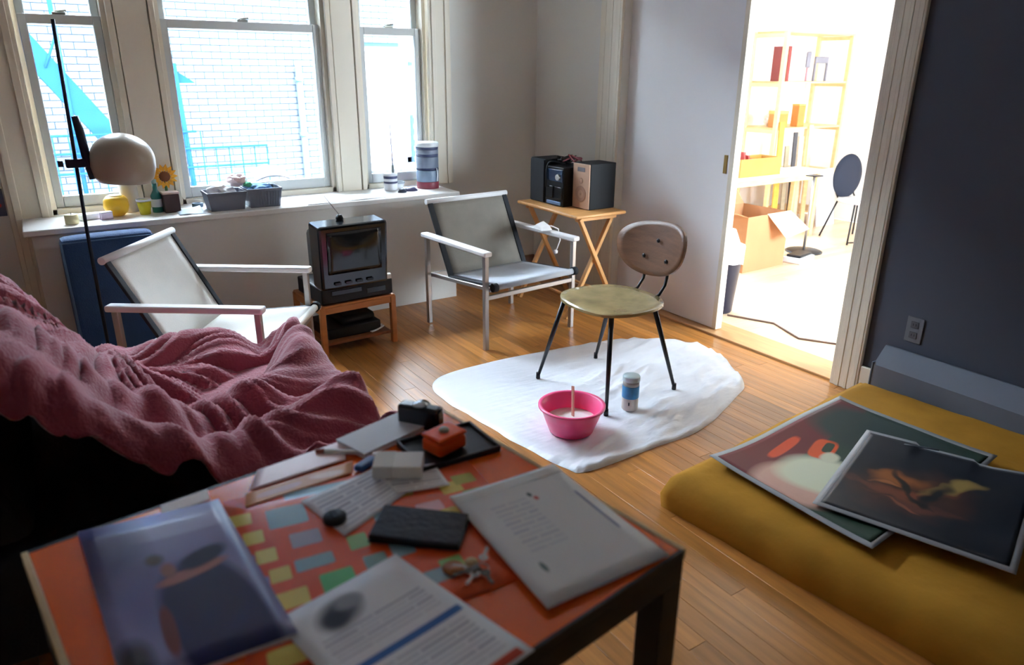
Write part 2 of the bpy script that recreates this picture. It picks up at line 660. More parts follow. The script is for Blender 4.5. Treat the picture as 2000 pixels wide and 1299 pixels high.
# rest of the living room shell
tag(MB().box(X0 - .2, X0, Y0 - .2, WIN_Y + .25, 0, CEIL_Z).build('wall_left', SLATE), kind='structure', label='living room wall behind the sofa')
tag(MB().box(X0 - .2, DOOR_X + .2, Y0 - .2, Y0, 0, CEIL_Z).build('wall_back', SLATE), kind='structure', label='living room wall behind the camera')
b = MB()
b.box(X0 - .2, DOOR_X + .2, Y0 - .2, RY + .25, CEIL_Z, CEIL_Z + .15)
b.box(DOOR_X + .2, RX + .2, RY0 - .2, RY + .25, CEIL_Z, CEIL_Z + .15)
tag(b.build('ceiling', CEIL), kind='structure', label='white ceiling')
# studio shell
STW = mat('studio_wall_paint', (240, 239, 236), .8, var=.01)
tag(MB().box(RX, RX + .2, RY0 - .2, RY + .25, 0, CEIL_Z).build('wall_far', STW), kind='structure', label='bright white far wall of the studio')
b = MB()
b.box(DOOR_X + .2, 3.5, RY, RY + .25, 0, CEIL_Z)
b.box(5.55, RX, RY, RY + .25, 0, CEIL_Z)
b.box(3.5, 5.55, RY, RY + .25, 0, .55)
b.box(3.5, 5.55, RY, RY + .25, 2.6, CEIL_Z)
tag(b.build('wall_studio_window', STW), kind='structure', label='bright white studio wall behind the pine shelves')
b = MB()
b.box(DOOR_X + .2, 4.1, RY0 - .2, RY0, 0, CEIL_Z)
b.box(5.85, RX + .2, RY0 - .2, RY0, 0, CEIL_Z)
b.box(4.1, 5.85, RY0 - .2, RY0, 0, .8)
b.box(4.1, 5.85, RY0 - .2, RY0, 2.25, CEIL_Z)
tag(b.build('wall_studio_side', STW), kind='structure', label='studio side wall')
w5 = tag(thing('window_5', 'unseen studio window added opposite the shelves to brighten the room', None), kind='structure')  # out-of-view window, added to let more light into the studio
b = MB()
for a in (4.1, 4.95, 5.80):
    b.box(a, a + .05, RY0 - .12, RY0 - .05, .8, 2.25)
for z in (.8, 1.5, 2.20):
    b.box(4.1, 5.85, RY0 - .12, RY0 - .05, z, z + .05)
b.build('window_frame', TRIM, w5)
for a in (4.15, 5.0):
    for z in (.85, 1.55):
        MB().box(a, a + .8, RY0 - .09, RY0 - .085, z, z + .65).build('pane', GLASS, w5)
w4 = tag(thing('window_4', 'large studio window beside the work table', None), kind='structure')
b = MB()
for a in (3.5, 4.15, 4.83, 5.50):
    b.box(a, a + .05, RY + .03, RY + .12, .55, 2.6)
b.box(3.5, 5.55, RY + .03, RY + .12, .55, .61)
b.box(3.5, 5.55, RY + .03, RY + .12, 2.55, 2.6)
b.box(3.5, 5.55, RY + .03, RY + .12, 1.6, 1.65)
b.build('window_frame', TRIM, w4)
for a in (3.55, 4.20, 4.88):
    for z0, z1 in ((.61, 1.6), (1.65, 2.55)):
        MB().box(a, a + .62 if a < 4.8 else 5.5, RY + .07, RY + .075, z0, z1).build('pane', GLASS, w4)

# ------------------------------------------------------------------ outside: brick facade and fire escape
FY = 10.0
BRICK = mat('weathered_brick', (48, 52, 56), .95, var=.06, vscale=9, objrand=.1, spec=.05)
MORTAR = mat('blue_grey_mortar', (22, 34, 48), .95, spec=.05)
bld = thing('brick_building', 'pale painted brick building across the yard seen through the windows', 'building', (2, FY, -6))
FW0 = (3.55, 4.75, 0.15, 1.75)  # window in the facade
b = MB()
b.box(-10, FW0[0] - 2, 0.012, .3, 0, 11)
b.box(FW0[1] - 2, 10, 0.012, .3, 0, 11)
b.box(FW0[0] - 2, FW0[1] - 2, 0.012, .3, 0, FW0[2] + 6)
b.box(FW0[0] - 2, FW0[1] - 2, 0.012, .3, FW0[3] + 6, 11)
b.build('wall', MORTAR, bld)
bw_, bh_ = .225, .078
bmesh_ = MB().box(.005, bw_ - .005, 0, .02, .005, bh_ - .005).build('brick', BRICK)
bdata = bmesh_.data
bpy.data.objects.remove(bmesh_)
rest = MB()
cnt = 0
j = 0
z = -1.4
while z < 3.6:
    x = -2.2 + (j % 2) * bw_ / 2
    while x < 7.4:
        inwin = x + bw_ > FW0[0] and x < FW0[1] and z + bh_ > FW0[2] and z < FW0[3]
        if not inwin:
            near = (-0.1 < x < 1.15 and 0.1 < z < 2.2) or (1.3 < x < 2.9 and .55 < z < 1.7)
            if near and cnt < 300:
                o = bpy.data.objects.new('brick', bdata)
                C.objects.link(o)
                o.parent = bld
                o.location = (x - 2, 0, z + 6)
                cnt += 1
            else:
                rest.box(x + .005 - 2, x + bw_ - .005 - 2, 0, .02, z + 6.005, z + 6 + bh_ - .005)
        x += bw_
    z += bh_
    j += 1
tag(rest.build('brick_field', BRICK, bld), kind='stuff')
b = MB()
for a, c, z0, z1 in ((0, .07, 0, 1.6), (1.13, 1.2, 0, 1.6), (0, 1.2, 0, .08), (0, 1.2, 1.53, 1.6), (0, 1.2, .76, .84)):
    b.box(FW0[0] - 2 + a, FW0[0] - 2 + c, .04, .14, FW0[2] + 6 + z0, FW0[2] + 6 + z1)
fwn = b.build('window', mat('far_sash', (78, 82, 90), .6), bld)
MB().box(FW0[0] - 1.94, FW0[1] - 2.06, .1, .11, FW0[2] + 6.06, FW0[3] + 5.94).build('pane', mat('far_blind', (92, 94, 98), .7), fwn)
MB().box(FW0[0] - 2.1, FW0[1] - 1.9, -.06, .1, FW0[2] + 5.92, FW0[2] + 6.0).build('window_ledge', mat('far_stone', (64, 72, 82), .8), bld)

IRON = mat('haze_blue_iron', (8, 32, 62), .9, var=.1, spec=.04)  # black iron coloured blue to stand for the overexposed haze
fe = thing('fire_escape', 'iron fire escape, haze blue put into its colour, with stair and railing outside the window', 'fire escape', (0, 8.8, -6))
Z6 = 6.0
# stair: two stringers and treads, running down to the right
sA, sB = Vector((-0.35, 0, Z6 + 2.36)), Vector((1.25, 0, Z6 - 0.02))
for yo in (0.0, 0.55):
    MB().bar(sA + Vector((0, yo, 0)), sB + Vector((0, yo, 0)), .03, .21).build('stringer', IRON, fe)
for i in range(9):
    p = sA.lerp(sB, (i + .5) / 9)
    MB().box(p.x - .10, p.x + .10, .02, .53, p.z - .015, p.z + .01).build('tread', IRON, fe)
# posts and hand rail braces above the stair
MB().tube([(0.40, -.02, Z6 - .6), (0.40, -.02, Z6 + 2.6)], .022).build('post', IRON, fe)
MB().tube([(0.40, -.02, Z6 + 1.75), (0.26, -.02, Z6 + 1.45)], .012).build('brace', IRON, fe)
# lower landing with its railing
MB().box(0.0, 2.35, -.1, .75, Z6 - .02, Z6 + .03).build('landing', IRON, fe)
for zz in (.42, .62, .80):
    MB().tube([(0.0, -.08, Z6 + zz), (1.55 if zz > .7 else 2.3, -.08, Z6 + zz)], .012).build('rail', IRON, fe)
for i in range(17):
    x = 0.05 + i * .14
    MB().tube([(x, -.08, Z6), (x, -.08, Z6 + (.8 if x < 1.6 else .62))], .007, 6).build('baluster', IRON, fe)
MB().tube([(1.48, -.05, Z6 - .6), (1.42, -.05, Z6 + 1.5)], .028).build('post', IRON, fe)
MB().prism([(1.28, Z6 + 1.3), (1.62, Z6 + 1.3), (1.3, Z6 + 1.52)], -.03, .03, mtx=Matrix(((1, 0, 0, 0), (0, 0, 1, 0), (0, 1, 0, 0), (0, 0, 0, 1)))).build('gusset', IRON, fe)
pipe = thing('drain_pipe', 'blue grey drain pipe on the facade behind the wide window', 'pipe', (3.12, FY - .07, -6))
MB().tube([(0, 0, 0), (0, 0, 7.5)], .04).build('pipe_run', mat('pipe_paint', (30, 52, 70), .6), pipe)
for zz in (5.4, 6.6, 7.3):
    MB().lathe([(.055, zz), (.055, zz + .05)], 12).build('bracket', mat('pipe_paint', (30, 52, 70)), pipe)
tag(MB().box(-12, 16, 4.8, 22, -6.2, -6.0).build('ground', mat('yard_concrete', (150, 150, 150), .9)), kind='structure', label='concrete yard far below')

# ------------------------------------------------------------------ sling armchairs
ALU = mat('white_enamel_arm', (226, 226, 226), .35, var=.03)
STEEL = mat('brushed_steel', (176, 172, 168), .38, metal=.75, var=.05)
BLACKW = mat('black_webbing', (18, 22, 30), .7, var=.1)
CANVAS = mat('white_canvas', (214, 212, 206), .85, var=.05, vscale=8, bump=.2, bscale=220)
MESHC = mat('grey_mesh_cloth', (128, 122, 112), .8, var=.1, vscale=8, bump=.25, bscale=260)
SEATC = mat('pale_blue_grey_canvas', (176, 182, 190), .8, var=.05, vscale=8, bump=.2, bscale=220)


def sling_chair(loc, rz, label, backm, seatm):
    t = thing('sling_armchair', label, 'armchair', loc, rz)
    W = .315
    for s_ in (-1, 1):
        x = s_ * W
        MB().box(x - .026, x + .026, -.31, .33, .528, .555, bev=.008).build('armrest', ALU, t)
        MB().box(x - .013, x + .013, -.295, -.269, 0, .53, bev=.003).build('leg', STEEL, t)
        MB().box(x - .013, x + .013, .285, .311, 0, .53, bev=.003).build('leg', STEEL, t)
        # side bar that carries the sling
        MB().bar((s_ * .29, -.30, .345), (s_ * .29, .30, .30), .022, .022, bev=.003).build('side_rail', STEEL, t)
        # black edge straps: back and seat
        MB().bar((s_ * .272, .325, .722), (s_ * .272, .115, .325), .034, .014, bev=.003, upv=(0, 1, 0)).build('back_strap', BLACKW, t)
        MB().bar((s_ * .272, .115, .325), (s_ * .272, -.315, .366), .034, .012, bev=.003).build('seat_strap', BLACKW, t)
    MB().box(-W, W, -.292, -.272, .285, .31, bev=.003).build('front_rail', STEEL, t)
    MB().box(-W, W, .288, .308, .285, .31, bev=.003).build('rear_rail', STEEL, t)
    # tubes: top of the back and front of the seat
    MB().tube([(-.295, .33, .728), (.295, .33, .728)], .016, 12).build('top_tube', ALU, t)
    b = MB()
    b.tube([(-.275, -.325, .362), (.275, -.325, .362)], .017, 12)
    b.build('front_tube', seatm, t)
    for s_ in (-1, 1):
        MB().tube([(s_ * .273, -.325, .362), (s_ * .302, -.325, .362)], .024, 12).build('end_cap', BLACKW, t)

    def bk(u, v):
        p = Vector((-.255, .322, .72)).lerp(Vector((-.255, .12, .335)), v)
        p.x += .51 * u
        p.y += .018 * math.sin(PI * u) * math.sin(PI * v)
        return p

    def se(u, v):
        p = Vector((-.255, .12, .335)).lerp(Vector((-.255, -.325, .376)), v)
        p.x += .51 * u
        p.z -= .022 * math.sin(PI * u) * math.sin(PI * min(1, v * 1.05))
        return p

    def thickgrid(f, nm, mt):
        o = MB().grid(f, 10, 10).build(nm, mt, t)
        sm = o.modifiers.new('cloth', 'SOLIDIFY')
        sm.thickness = .004
        return o
    thickgrid(bk, 'back_sling', backm)
    thickgrid(se, 'seat_sling', seatm)
    return t


sling_chair((0.590, 3.262, 0), 0.961, 'low armchair with white canvas sling and white arms beside the television', CANVAS, CANVAS)
cb = sling_chair((2.19, 3.475, 0), 0.09, 'low armchair with grey mesh back by the folding tray table', MESHC, SEATC)
# white cable lying over the arm of the grey chair
wc = thing('phone_cable', 'white plug and cord hanging over the grey armchair arm', 'cable', (2.48, 3.46, .557))
MB().tube([(0, .02, .014), (.04, -.03, .022), (.07, -.06, .006), (.078, -.07, -.06), (.074, -.05, -.11), (.07, -.04, -.13)], .004).build('cord', mat('white_plastic', (230, 228, 226), .4), wc)
MB().hull8([(-.045, -.05, .002), (.03, -.06, .002), (.035, .06, .002), (-.04, .05, .002), (-.035, -.03, .02), (.02, -.04, .03), (.025, .03, .045), (-.03, .03, .03)], bev=.004).build('tissue', mat('white_plastic', (230, 228, 226)), wc)
MB().lathe([(.0, -.15), (.012, -.145), (.014, -.13), (.0, -.122)], 12, mtx=Matrix.Translation((.07, -.04, 0)), cap=False).build('plug', mat('white_plastic', (230, 228, 226)), wc)

# ------------------------------------------------------------------ television, recorder and stand
PINE = mat('orange_pine', (176, 112, 58), .5, var=.18, vscale=3, stretch=(2, 2, 9))
PINED = mat('dark_pine_shelf', (134, 78, 42), .5, var=.18, vscale=3, stretch=(9, 2, 2))
BLACKP = mat('black_plastic', (14, 16, 21), .45, var=.1, spec=.3)
BLACKG = mat('black_gloss_plastic', (14, 18, 26), .2, var=.1)
st = thing('television_stand', 'small orange pine stand under the black television', 'stand', (1.315, 3.73, 0), .06)
for sx in (-1, 1):
    for sy in (-1, 1):
        MB().box(sx * .205 - .015, sx * .205 + .015, sy * .185 - .015, sy * .185 + .015, 0, .275, bev=.004).build('leg', PINE, st)
MB().box(-.19, .19, -.195, -.175, .235, .27, bev=.003).build('front_rail', PINE, st)
MB().box(-.19, .19, .175, .195, .235, .27, bev=.003).build('back_rail', PINE, st)
for sx in (-1, 1):
    MB().box(sx * .205 - .01, sx * .205 + .01, -.17, .17, .235, .27, bev=.003).build('side_rail', PINE, st)
MB().box(-.215, .215, -.2, .2, .27, .284, bev=.004).build('top_board', PINE, st)
MB().box(-.19, .19, -.185, .185, .055, .072, bev=.003).build('shelf', PINED, st)
vb = thing('cable_box', 'black box with white lid edge on the television stand lower shelf', 'electronics', (1.30, 3.72, .0725), .06)
MB().box(-.15, .16, -.14, .14, 0, .06, bev=.006).build('body', BLACKP, vb)
MB().box(-.06, .14, -.12, .10, .0602, .11, bev=.02).build('bag', BLACKP, vb)
pp = tag(MB().grid(lambda u, v: Vector((1.40 + .08 * u, 3.56 + .04 * v + .01 * u, .0805 + .02 * u * u + .004 * math.sin(9 * v))), 8, 6, thick=.002).build('loose_paper', mat('white_paper', (238, 238, 240), .8)), 'white paper sticking out of the television stand shelf', 'paper')
vc = thing('video_recorder', 'black video recorder between television and pine stand', 'video recorder', (1.315, 3.72, .2845), .06)
MB().box(-.205, .205, -.19, .15, .006, .092, bev=.008).build('body', BLACKP, vc)
MB().box(-.15, .02, -.194, -.188, .05, .075, bev=.002).build('tape_slot', BLACKG, vc)
MB().box(.05, .16, -.194, -.188, .03, .06, bev=.002).build('display', mat('smoked_display', (30, 34, 40), .15), vc)
for sx in (-1, 1):
    for sy in (-.15, .12):
        MB().lathe([(.012, 0), (.012, .008)], 10, mtx=Matrix.Translation((sx * .17, sy, 0))).build('foot', BLACKP, vc)
tv = thing('television', 'black tube television on a video recorder below the sill', 'television', (1.29, 3.70, .377), .05)
b = MB()
b.hull8([(-.185, -.215, 0), (.185, -.215, 0), (.185, -.09, 0), (-.185, -.09, 0), (-.19, -.235, .335), (.19, -.235, .335), (.188, -.09, .345), (-.188, -.09, .345)], bev=.014)
b.build('cabinet', mat('black_cabinet_plastic', (14, 17, 22), .14, var=.08, spec=.7), tv)
b = MB()
b.hull8([(-.165, -.092, .01), (.165, -.092, .01), (.11, .16, .03), (-.11, .16, .03), (-.172, -.092, .33), (.172, -.092, .33), (.11, .16, .25), (-.11, .16, .25)], bev=.02)
b.build('tube_housing', BLACKP, tv)


def scr(u, v):
    x = -.148 + .296 * u
    z = .085 + .218 * v
    y = -.2185 - .004 - .018 * (z / .33) - .012 * math.sin(PI * u) * math.sin(PI * v)
    return Vector((x, y, z))


o = MB().grid(scr, 12, 10).build('screen', mat('dark_screen_glass', (26, 29, 33), .12, var=.02), tv)
sm = o.modifiers.new('th', 'SOLIDIFY'); sm.thickness = .004
b = MB()
for a in (-.12, -.06, 0, .06):
    b.box(a, a + .035, -.228, -.222, .025, .04, bev=.002)
b.build('button_row', BLACKG, tv)
b = MB()
b.lathe([(.018, .340), (.02, .352), (.012, .37)], 14, mtx=Matrix.Translation((-.03, -.13, 0)))
b.build('antenna_base', BLACKP, tv)
MB().tube([(-.03, -.13, .37), (-.075, -.06, .46)], .0025, 6).build('antenna_rod', STEEL, tv)
tag(MB().box(-.02, .02, -.012, .012, 0, .03, bev=.006).build('remote_sensor', mat('white_plastic', (230, 228, 226)), loc=(1.502, 3.54, .3775)),
    'small white plastic box on the video recorder corner', 'gadget')

# ------------------------------------------------------------------ tray table with stereo
TRAYW = mat('honey_beech', (206, 150, 88), .45, var=.14, vscale=3, stretch=(3, 9, 3))
tt = thing('folding_tray_table', 'honey coloured wooden folding tray table carrying the stereo', 'table', (2.79, 3.605, 0), -.02)
MB().box(-.19, .19, -.325, .325, .632, .652, bev=.008).build('tabletop', TRAYW, tt)
for sy in (-.27, .27):
    MB().box(-.15, .15, sy - .012, sy + .012, .606, .632, bev=.003).build('cleat', TRAYW, tt)
    for sx, off in ((-1, -.013), (1, .013)):
        MB().bar((sx * .135, sy + off, .625), (-sx * .19, sy + off, 0.0), .024, .03, bev=.004, upv=(0, 1, 0)).build('leg', TRAYW, tt)
for sx in (-1, 1):
    MB().tube([(sx * .125, -.27, .12), (sx * .125, .27, .12)], .009, 10).build('stretcher', TRAYW, tt)
SPK = mat('black_vinyl_wrap', (14, 16, 20), .6, var=.1, spec=.3)
BAFF = mat('tan_baffle', (196, 160, 134), .6, var=.05)
sp2 = thing('bookshelf_speaker', 'black bookshelf speaker with tan front panel on the tray table', 'speaker', (2.875, 3.475, .6525), 0.02)
MB().box(-.10, .10, -.08, .08, 0, .275, bev=.004).build('cabinet', SPK, sp2)
MB().box(-.108, -.1005, -.077, .077, .004, .271, bev=.002).build('front_panel', BAFF, sp2)
MB().box(-.1095, -.1082, -.035, .035, .225, .25).build('badge', mat('badge_grey', (110, 104, 110), .5), sp2)
for z_, r_ in ((.17, .018), (.09, .05)):
    MB().lathe([(r_, 0), (r_, .002), (r_ * .8, .003), (r_ * .3, -.002), (.001, .002)], 20, mtx=Matrix.Translation((-.108, 0, z_)) @ Matrix.Rotation(-PI / 2, 4, 'Y'), cap=False).build('driver_ring', mat('tan_cone', (176, 140, 118), .6), sp2)
sp1 = thing('bookshelf_speaker', 'all black bookshelf speaker at the corner end of the tray table', 'speaker', (2.80, 3.835, .6525), .02)
MB().box(-.10, .10, -.078, .078, 0, .275, bev=.004).build('cabinet', SPK, sp1)
MB().box(-.108, -.1005, -.072, .072, .006, .268, bev=.003).build('grille', BLACKW, sp1)
hi = thing('compact_stereo', 'black compact stereo with cassette and disc doors between two speakers', 'stereo', (2.81, 3.655, .6525), .02)
MB().box(-.11, .11, -.092, .092, 0, .24, bev=.006).build('body', BLACKP, hi)
MB().box(-.118, -.1105, -.085, .085, .15, .225, bev=.003).build('display', mat('blue_black_panel', (34, 52, 78), .2), hi)
for sy in (-.045, .045):
    MB().box(-.117, -.1105, sy - .036, sy + .036, .045, .12, bev=.003).build('cassette_door', BLACKG, hi)
MB().lathe([(.02, 0), (.018, .014)], 18, mtx=Matrix.Translation((-.117, -.05, .18)) @ Matrix.Rotation(-PI / 2, 4, 'Y')).build('volume_knob', STEEL, hi)
MB().box(-.117, -.1105, -.07, .07, .008, .028, bev=.002).build('trim_bar', mat('pale_blue_metal', (120, 150, 190), .35, metal=.5), hi)
random.seed(3)
for i, (cl, lab, col) in enumerate((('a', 'tangled black cable heaped on the compact stereo', (20, 22, 26)), ('b', 'dull red cable looped over the compact stereo', (110, 40, 46)))):
    pts = []
    n = 26 if i == 0 else 13
    for k in range(n):
        a = k * 1.15 + i
        pts.append((2.81 + .06 * math.cos(a) * random.uniform(.5, 1.2), (3.69 + .045 * math.sin(a * .8) * random.uniform(.5, 1.1)) if not i else (3.59 + .012 * math.sin(a)), .90 + random.uniform(0.004, .05) + i * .012))
    if i:
        pts += [(2.70, 3.60, .92)]
    else:
        pts += [(2.70, 3.70, .92), (2.684, 3.72, .86), (2.683, 3.715, .72)]
    # smooth the path
    P = [Vector(p) for p in pts]
    Q = []
    for k in range(len(P) - 1):
        for t_ in (0, .33, .66):
            p0, p1, p2, p3 = P[max(k - 1, 0)], P[k], P[k + 1], P[min(k + 2, len(P) - 1)]
            Q.append(.5 * ((2 * p1) + (p2 - p0) * t_ + (2 * p0 - 5 * p1 + 4 * p2 - p3) * t_ * t_ + (3 * p1 - p0 - 3 * p2 + p3) * t_ ** 3))
    for q in Q:
        if 3.57 < q.y < 3.75 and 2.69 < q.x < 2.92:
            q.z = max(q.z, .898)
    tag(MB().tube(Q, .005, 6).build('cable', mat('cable_%s' % cl, col, .5)), lab, 'cable')

# ------------------------------------------------------------------ plywood chair on the sheet
SEATPLY = mat('mottled_olive_seat', (156, 138, 96), .2, var=.4, vscale=9, coat=.5)
BACKPLY = mat('brown_grained_back', (112, 76, 52), .42, var=.25, vscale=3, stretch=(2, 3, 18), bump=.1, bscale=20)
BLKMET = mat('black_enamel_steel', (16, 20, 28), .35, var=.1)
ch = thing('plywood_chair', 'vintage chair with brown oval back, olive seat and black splayed legs', 'chair', (2.15, 2.43, .0045), 0.0)
# rounded outline of the seat, front to -x
def outline(n, fx, wy_f, wy_b, pw=2.6):
    o = []
    for k in range(n):
        a = 2 * PI * k / n
        c, s_ = math.cos(a), math.sin(a)
        x = math.copysign(abs(c) ** (2 / pw), c)
        y = math.copysign(abs(s_) ** (2 / pw), s_)
        w = wy_f + (wy_b - wy_f) * (x + 1) / 2
        o.append((x * fx, y * w))
    return o


def shell(ol, fz, thick, rings=6):
    """solid sheet of ply over an outline, pressed to fz(x,y)"""
    b = MB()
    n = len(ol)
    top, bot = [], []
    for i in range(rings + 1):
        t_ = i / rings
        top.append([b.bm.verts.new((x * t_, y * t_, fz(x * t_, y * t_))) for x, y in ol] if i else [b.bm.verts.new((0, 0, fz(0, 0)))])
        bot.append([b.bm.verts.new((x * t_, y * t_, fz(x * t_, y * t_) - thick)) for x, y in ol] if i else [b.bm.verts.new((0, 0, fz(0, 0) - thick))])
    for L, fl_ in ((top, 1), (bot, -1)):
        for k in range(n):
            tri = [L[0][0], L[1][k], L[1][(k + 1) % n]]
            b.bm.faces.new(tri[::fl_]).smooth = True
        for i in range(1, rings):
            for k in range(n):
                q = [L[i][k], L[i + 1][k], L[i + 1][(k + 1) % n], L[i][(k + 1) % n]]
                b.bm.faces.new(q[::fl_]).smooth = True
    for k in range(n):
        b.bm.faces.new((top[rings][k], bot[rings][k], bot[rings][(k + 1) % n], top[rings][(k + 1) % n]))
    return b


ol = outline(40, .215, .245, .22)
shell(ol, lambda x, y: .447 - .016 * max(0, 1 - (x / .2) ** 2) * max(0, 1 - (y / .2) ** 2) - .03 * max(0, -x - .13) ** 1.2 * 4 + .0 * y, .012).build('seat', SEATPLY, ch)
for (fx, fy), (tx, ty) in (((-.235, .255), (-.15, .165)), ((-.215, -.245), (-.14, -.16)), ((.245, -.205), (.14, -.13)), ((.18, .31), (.13, .14))):
    p0, p1 = Vector((tx, ty, .432)), Vector((fx, fy, .012))
    lg = MB().tube([p0, p0.lerp(p1, .5), p1], [.0125, .011, .0075], 10).build('leg', BLKMET, ch)
    MB().tube([p1 + Vector((0, 0, .02)), Vector((fx, fy, .001))], [.010, .011], 10).build('foot_cap', BLKMET, lg)
b = MB()
b.bar((-.14, .15, .428), (.14, .12, .428), .02, .008)
b.bar((-.14, -.15, .428), (.14, -.12, .428), .02, .008)
b.bar((-.13, -.155, .428), (-.13, .155, .428), .02, .008)
b.build('seat_bracket', BLKMET, ch)
for sy in (.075, -.075):
    MB().tube([(.12, sy, .428), (.17, sy, .43), (.225, sy, .445), (.262, sy, .49), (.275, sy, .55), (.285, sy, .63)], .0085, 10).build('back_support', BLKMET, ch)
# oval back: built flat, then stood up facing -x
ob = outline(40, .132, .200, .250, 2.35)
bk = shell(ob, lambda x, y: .045 * (y / .23) ** 2, .011)
mtx = Matrix.Translation((.272, .02, .648)) @ Matrix.Rotation(-math.radians(80), 4, 'Y') @ Matrix.Rotation(math.radians(7), 4, 'Z')
bmesh.ops.transform(bk.bm, matrix=mtx, verts=bk.bm.verts)
bko = bk.build('backrest', BACKPLY, ch)
for (y_, z_) in ((.0, .69), (.075, .605), (-.075, .605)):
    MB().lathe([(.011, 0), (.010, .004), (.004, .006)], 12, mtx=Matrix.Translation((.258 + (z_ - .648) * .17 + .004, y_, z_)) @ Matrix.Rotation(-PI / 2, 4, 'Y')).build('bolt', BLKMET, bko)

# ------------------------------------------------------------------ drop sheet, basin, jar
SHEETM = mat('white_plastic_sheet', (220, 223, 231), .4, var=.02, bump=.6, bscale=7, stretch=(1, 4, 1))
bd = [(1.50, 2.96), (1.80, 3.0), (2.12, 2.98), (2.60, 2.90), (2.89, 2.70), (2.96, 2.46), (2.77, 2.117), (2.60, 2.011), (2.20, 1.866), (1.92, 1.857), (1.573, 1.856), (1.506, 1.93), (1.461, 2.226), (1.40, 2.727)]


def closed_curve(P, per):
    out = []
    n = len(P)
    P = [Vector((x, y, 0)) for x, y in P]
    for k in range(n):
        p0, p1, p2, p3 = P[k - 1], P[k], P[(k + 1) % n], P[(k + 2) % n]
        for i in range(per):
            t_ = i / per
            out.append(.5 * ((2 * p1) + (p2 - p0) * t_ + (2 * p0 - 5 * p1 + 4 * p2 - p3) * t_ * t_ + (3 * p1 - p0 - 3 * p2 + p3) * t_ ** 3))
    return out


cur = closed_curve(bd, 10)
cx, cy = 2.17, 2.42
n, R = len(cur), 44
b = MB()


def wrinkle(x, y):
    a = max(0, min(1, ((x - 1.7) * .8 - (y - 2.5) * .9 + .15) / .7))   # more creased on the near right side
    w = noise.noise((x * 4 + y * 1.5, y * 16 - x * 5, 1.3)) * .5 + .5
    w2 = abs(noise.noise((x * 7, y * 22 - x * 9, 4.1)))
    d_ = min(math.hypot(x - a_, y - b_) for a_, b_ in ((1.915, 2.685), (1.935, 2.185), (2.395, 2.225), (2.33, 2.74), (1.715, 2.155), (2.06, 2.185)))
    a *= max(0, min(1, (d_ - .06) / .12))
    return .0035 + (.001 + .003 * min(1, d_ * 4)) * w * w + (.026 * a) * w * w + .014 * a * (1 - w2) ** 4
    return .0035 + (.004 + .015 * a) * w * w + .006 * a * (1 - w2) ** 4


rings = []
for i in range(R + 1):
    t_ = i / R
    ring = []
    for p in cur:
        x, y = cx + (p.x - cx) * t_, cy + (p.y - cy) * t_
        x += noise.noise((p.x * 6, p.y * 6, 0)) * .02 * t_
        ring.append(b.bm.verts.new((x, y, wrinkle(x, y) if i < R else .0015)))
    rings.append(ring)
for i in range(R):
    for k in range(n):
        b.bm.faces.new((rings[i][k], rings[i + 1][k], rings[i + 1][(k + 1) % n], rings[i][(k + 1) % n])).smooth = True
bmesh.ops.remove_doubles(b.bm, verts=rings[0], dist=.001)
tag(b.build('drop_sheet', SHEETM), 'creased white plastic drop sheet spread under the plywood chair', 'drop sheet')

PINK = mat('pink_plastic', (255, 92, 146), .35, var=.04)
bs = thing('plastic_basin', 'bright pink plastic basin of white paint on the drop sheet', 'basin', (1.715, 2.155, .006), 0)
BK = 1.12
MB().lathe([(.0, .003), (.08, .003), (.084, .006), (.104, .06), (.118, .102), (.127, .104), (.127, .110), (.117, .111), (.112, .108), (.099, .06), (.079, .010), (.0, .010)], 48, cap=False, mtx=Matrix.Scale(BK, 4)).build('bowl', PINK, bs)
MB().lathe([(.0, .050), (.06, .0505), (.0955, .05), (.0955, .047), (.0, .047)], 48, cap=False, mtx=Matrix.Scale(BK, 4)).build('paint', mat('white_paint_liquid', (240, 240, 238), .25, var=.01), bs)
bk_ = thing('paint_stick', 'slim wooden stirring stick standing in the pink basin', 'stick', (1.735, 2.17, .022), 0)
MB().bar((.0, .0, .035), (.018, .03, .165), .016, .006, bev=.002, upv=(1, 0, 0)).build('stick_shaft', mat('pinkish_wood', (214, 160, 140), .6), bk_)
jar = thing('plaster_jar', 'pale jar with blue label and silver lid on the drop sheet', 'jar', (2.07, 2.180, .0065), 0)
MB().lathe([(.034, 0), (.037, .004), (.037, .058), (.0375, .06)], 28).build('lower_body', mat('jar_cream', (206, 196, 186), .5), jar)
MB().lathe([(.0378, .060), (.0385, .063), (.0385, .115), (.0378, .118)], 28).build('label_band', mat('jar_blue', (62, 140, 196), .45, var=.2, vscale=30), jar)
MB().lathe([(.037, .118), (.037, .14)], 28).build('upper_body', mat('jar_grey', (170, 172, 170), .45, var=.15, vscale=30), jar)
MB().lathe([(.0385, .140), (.0395, .143), (.0395, .160), (.037, .164), (.0, .164)], 28, cap=False).build('lid', mat('jar_lid', (196, 216, 222), .35), jar)
MB().box(-.03, -.0225, -.026, -.0175, .030, .045).build('small_mark', BLACKP, jar)

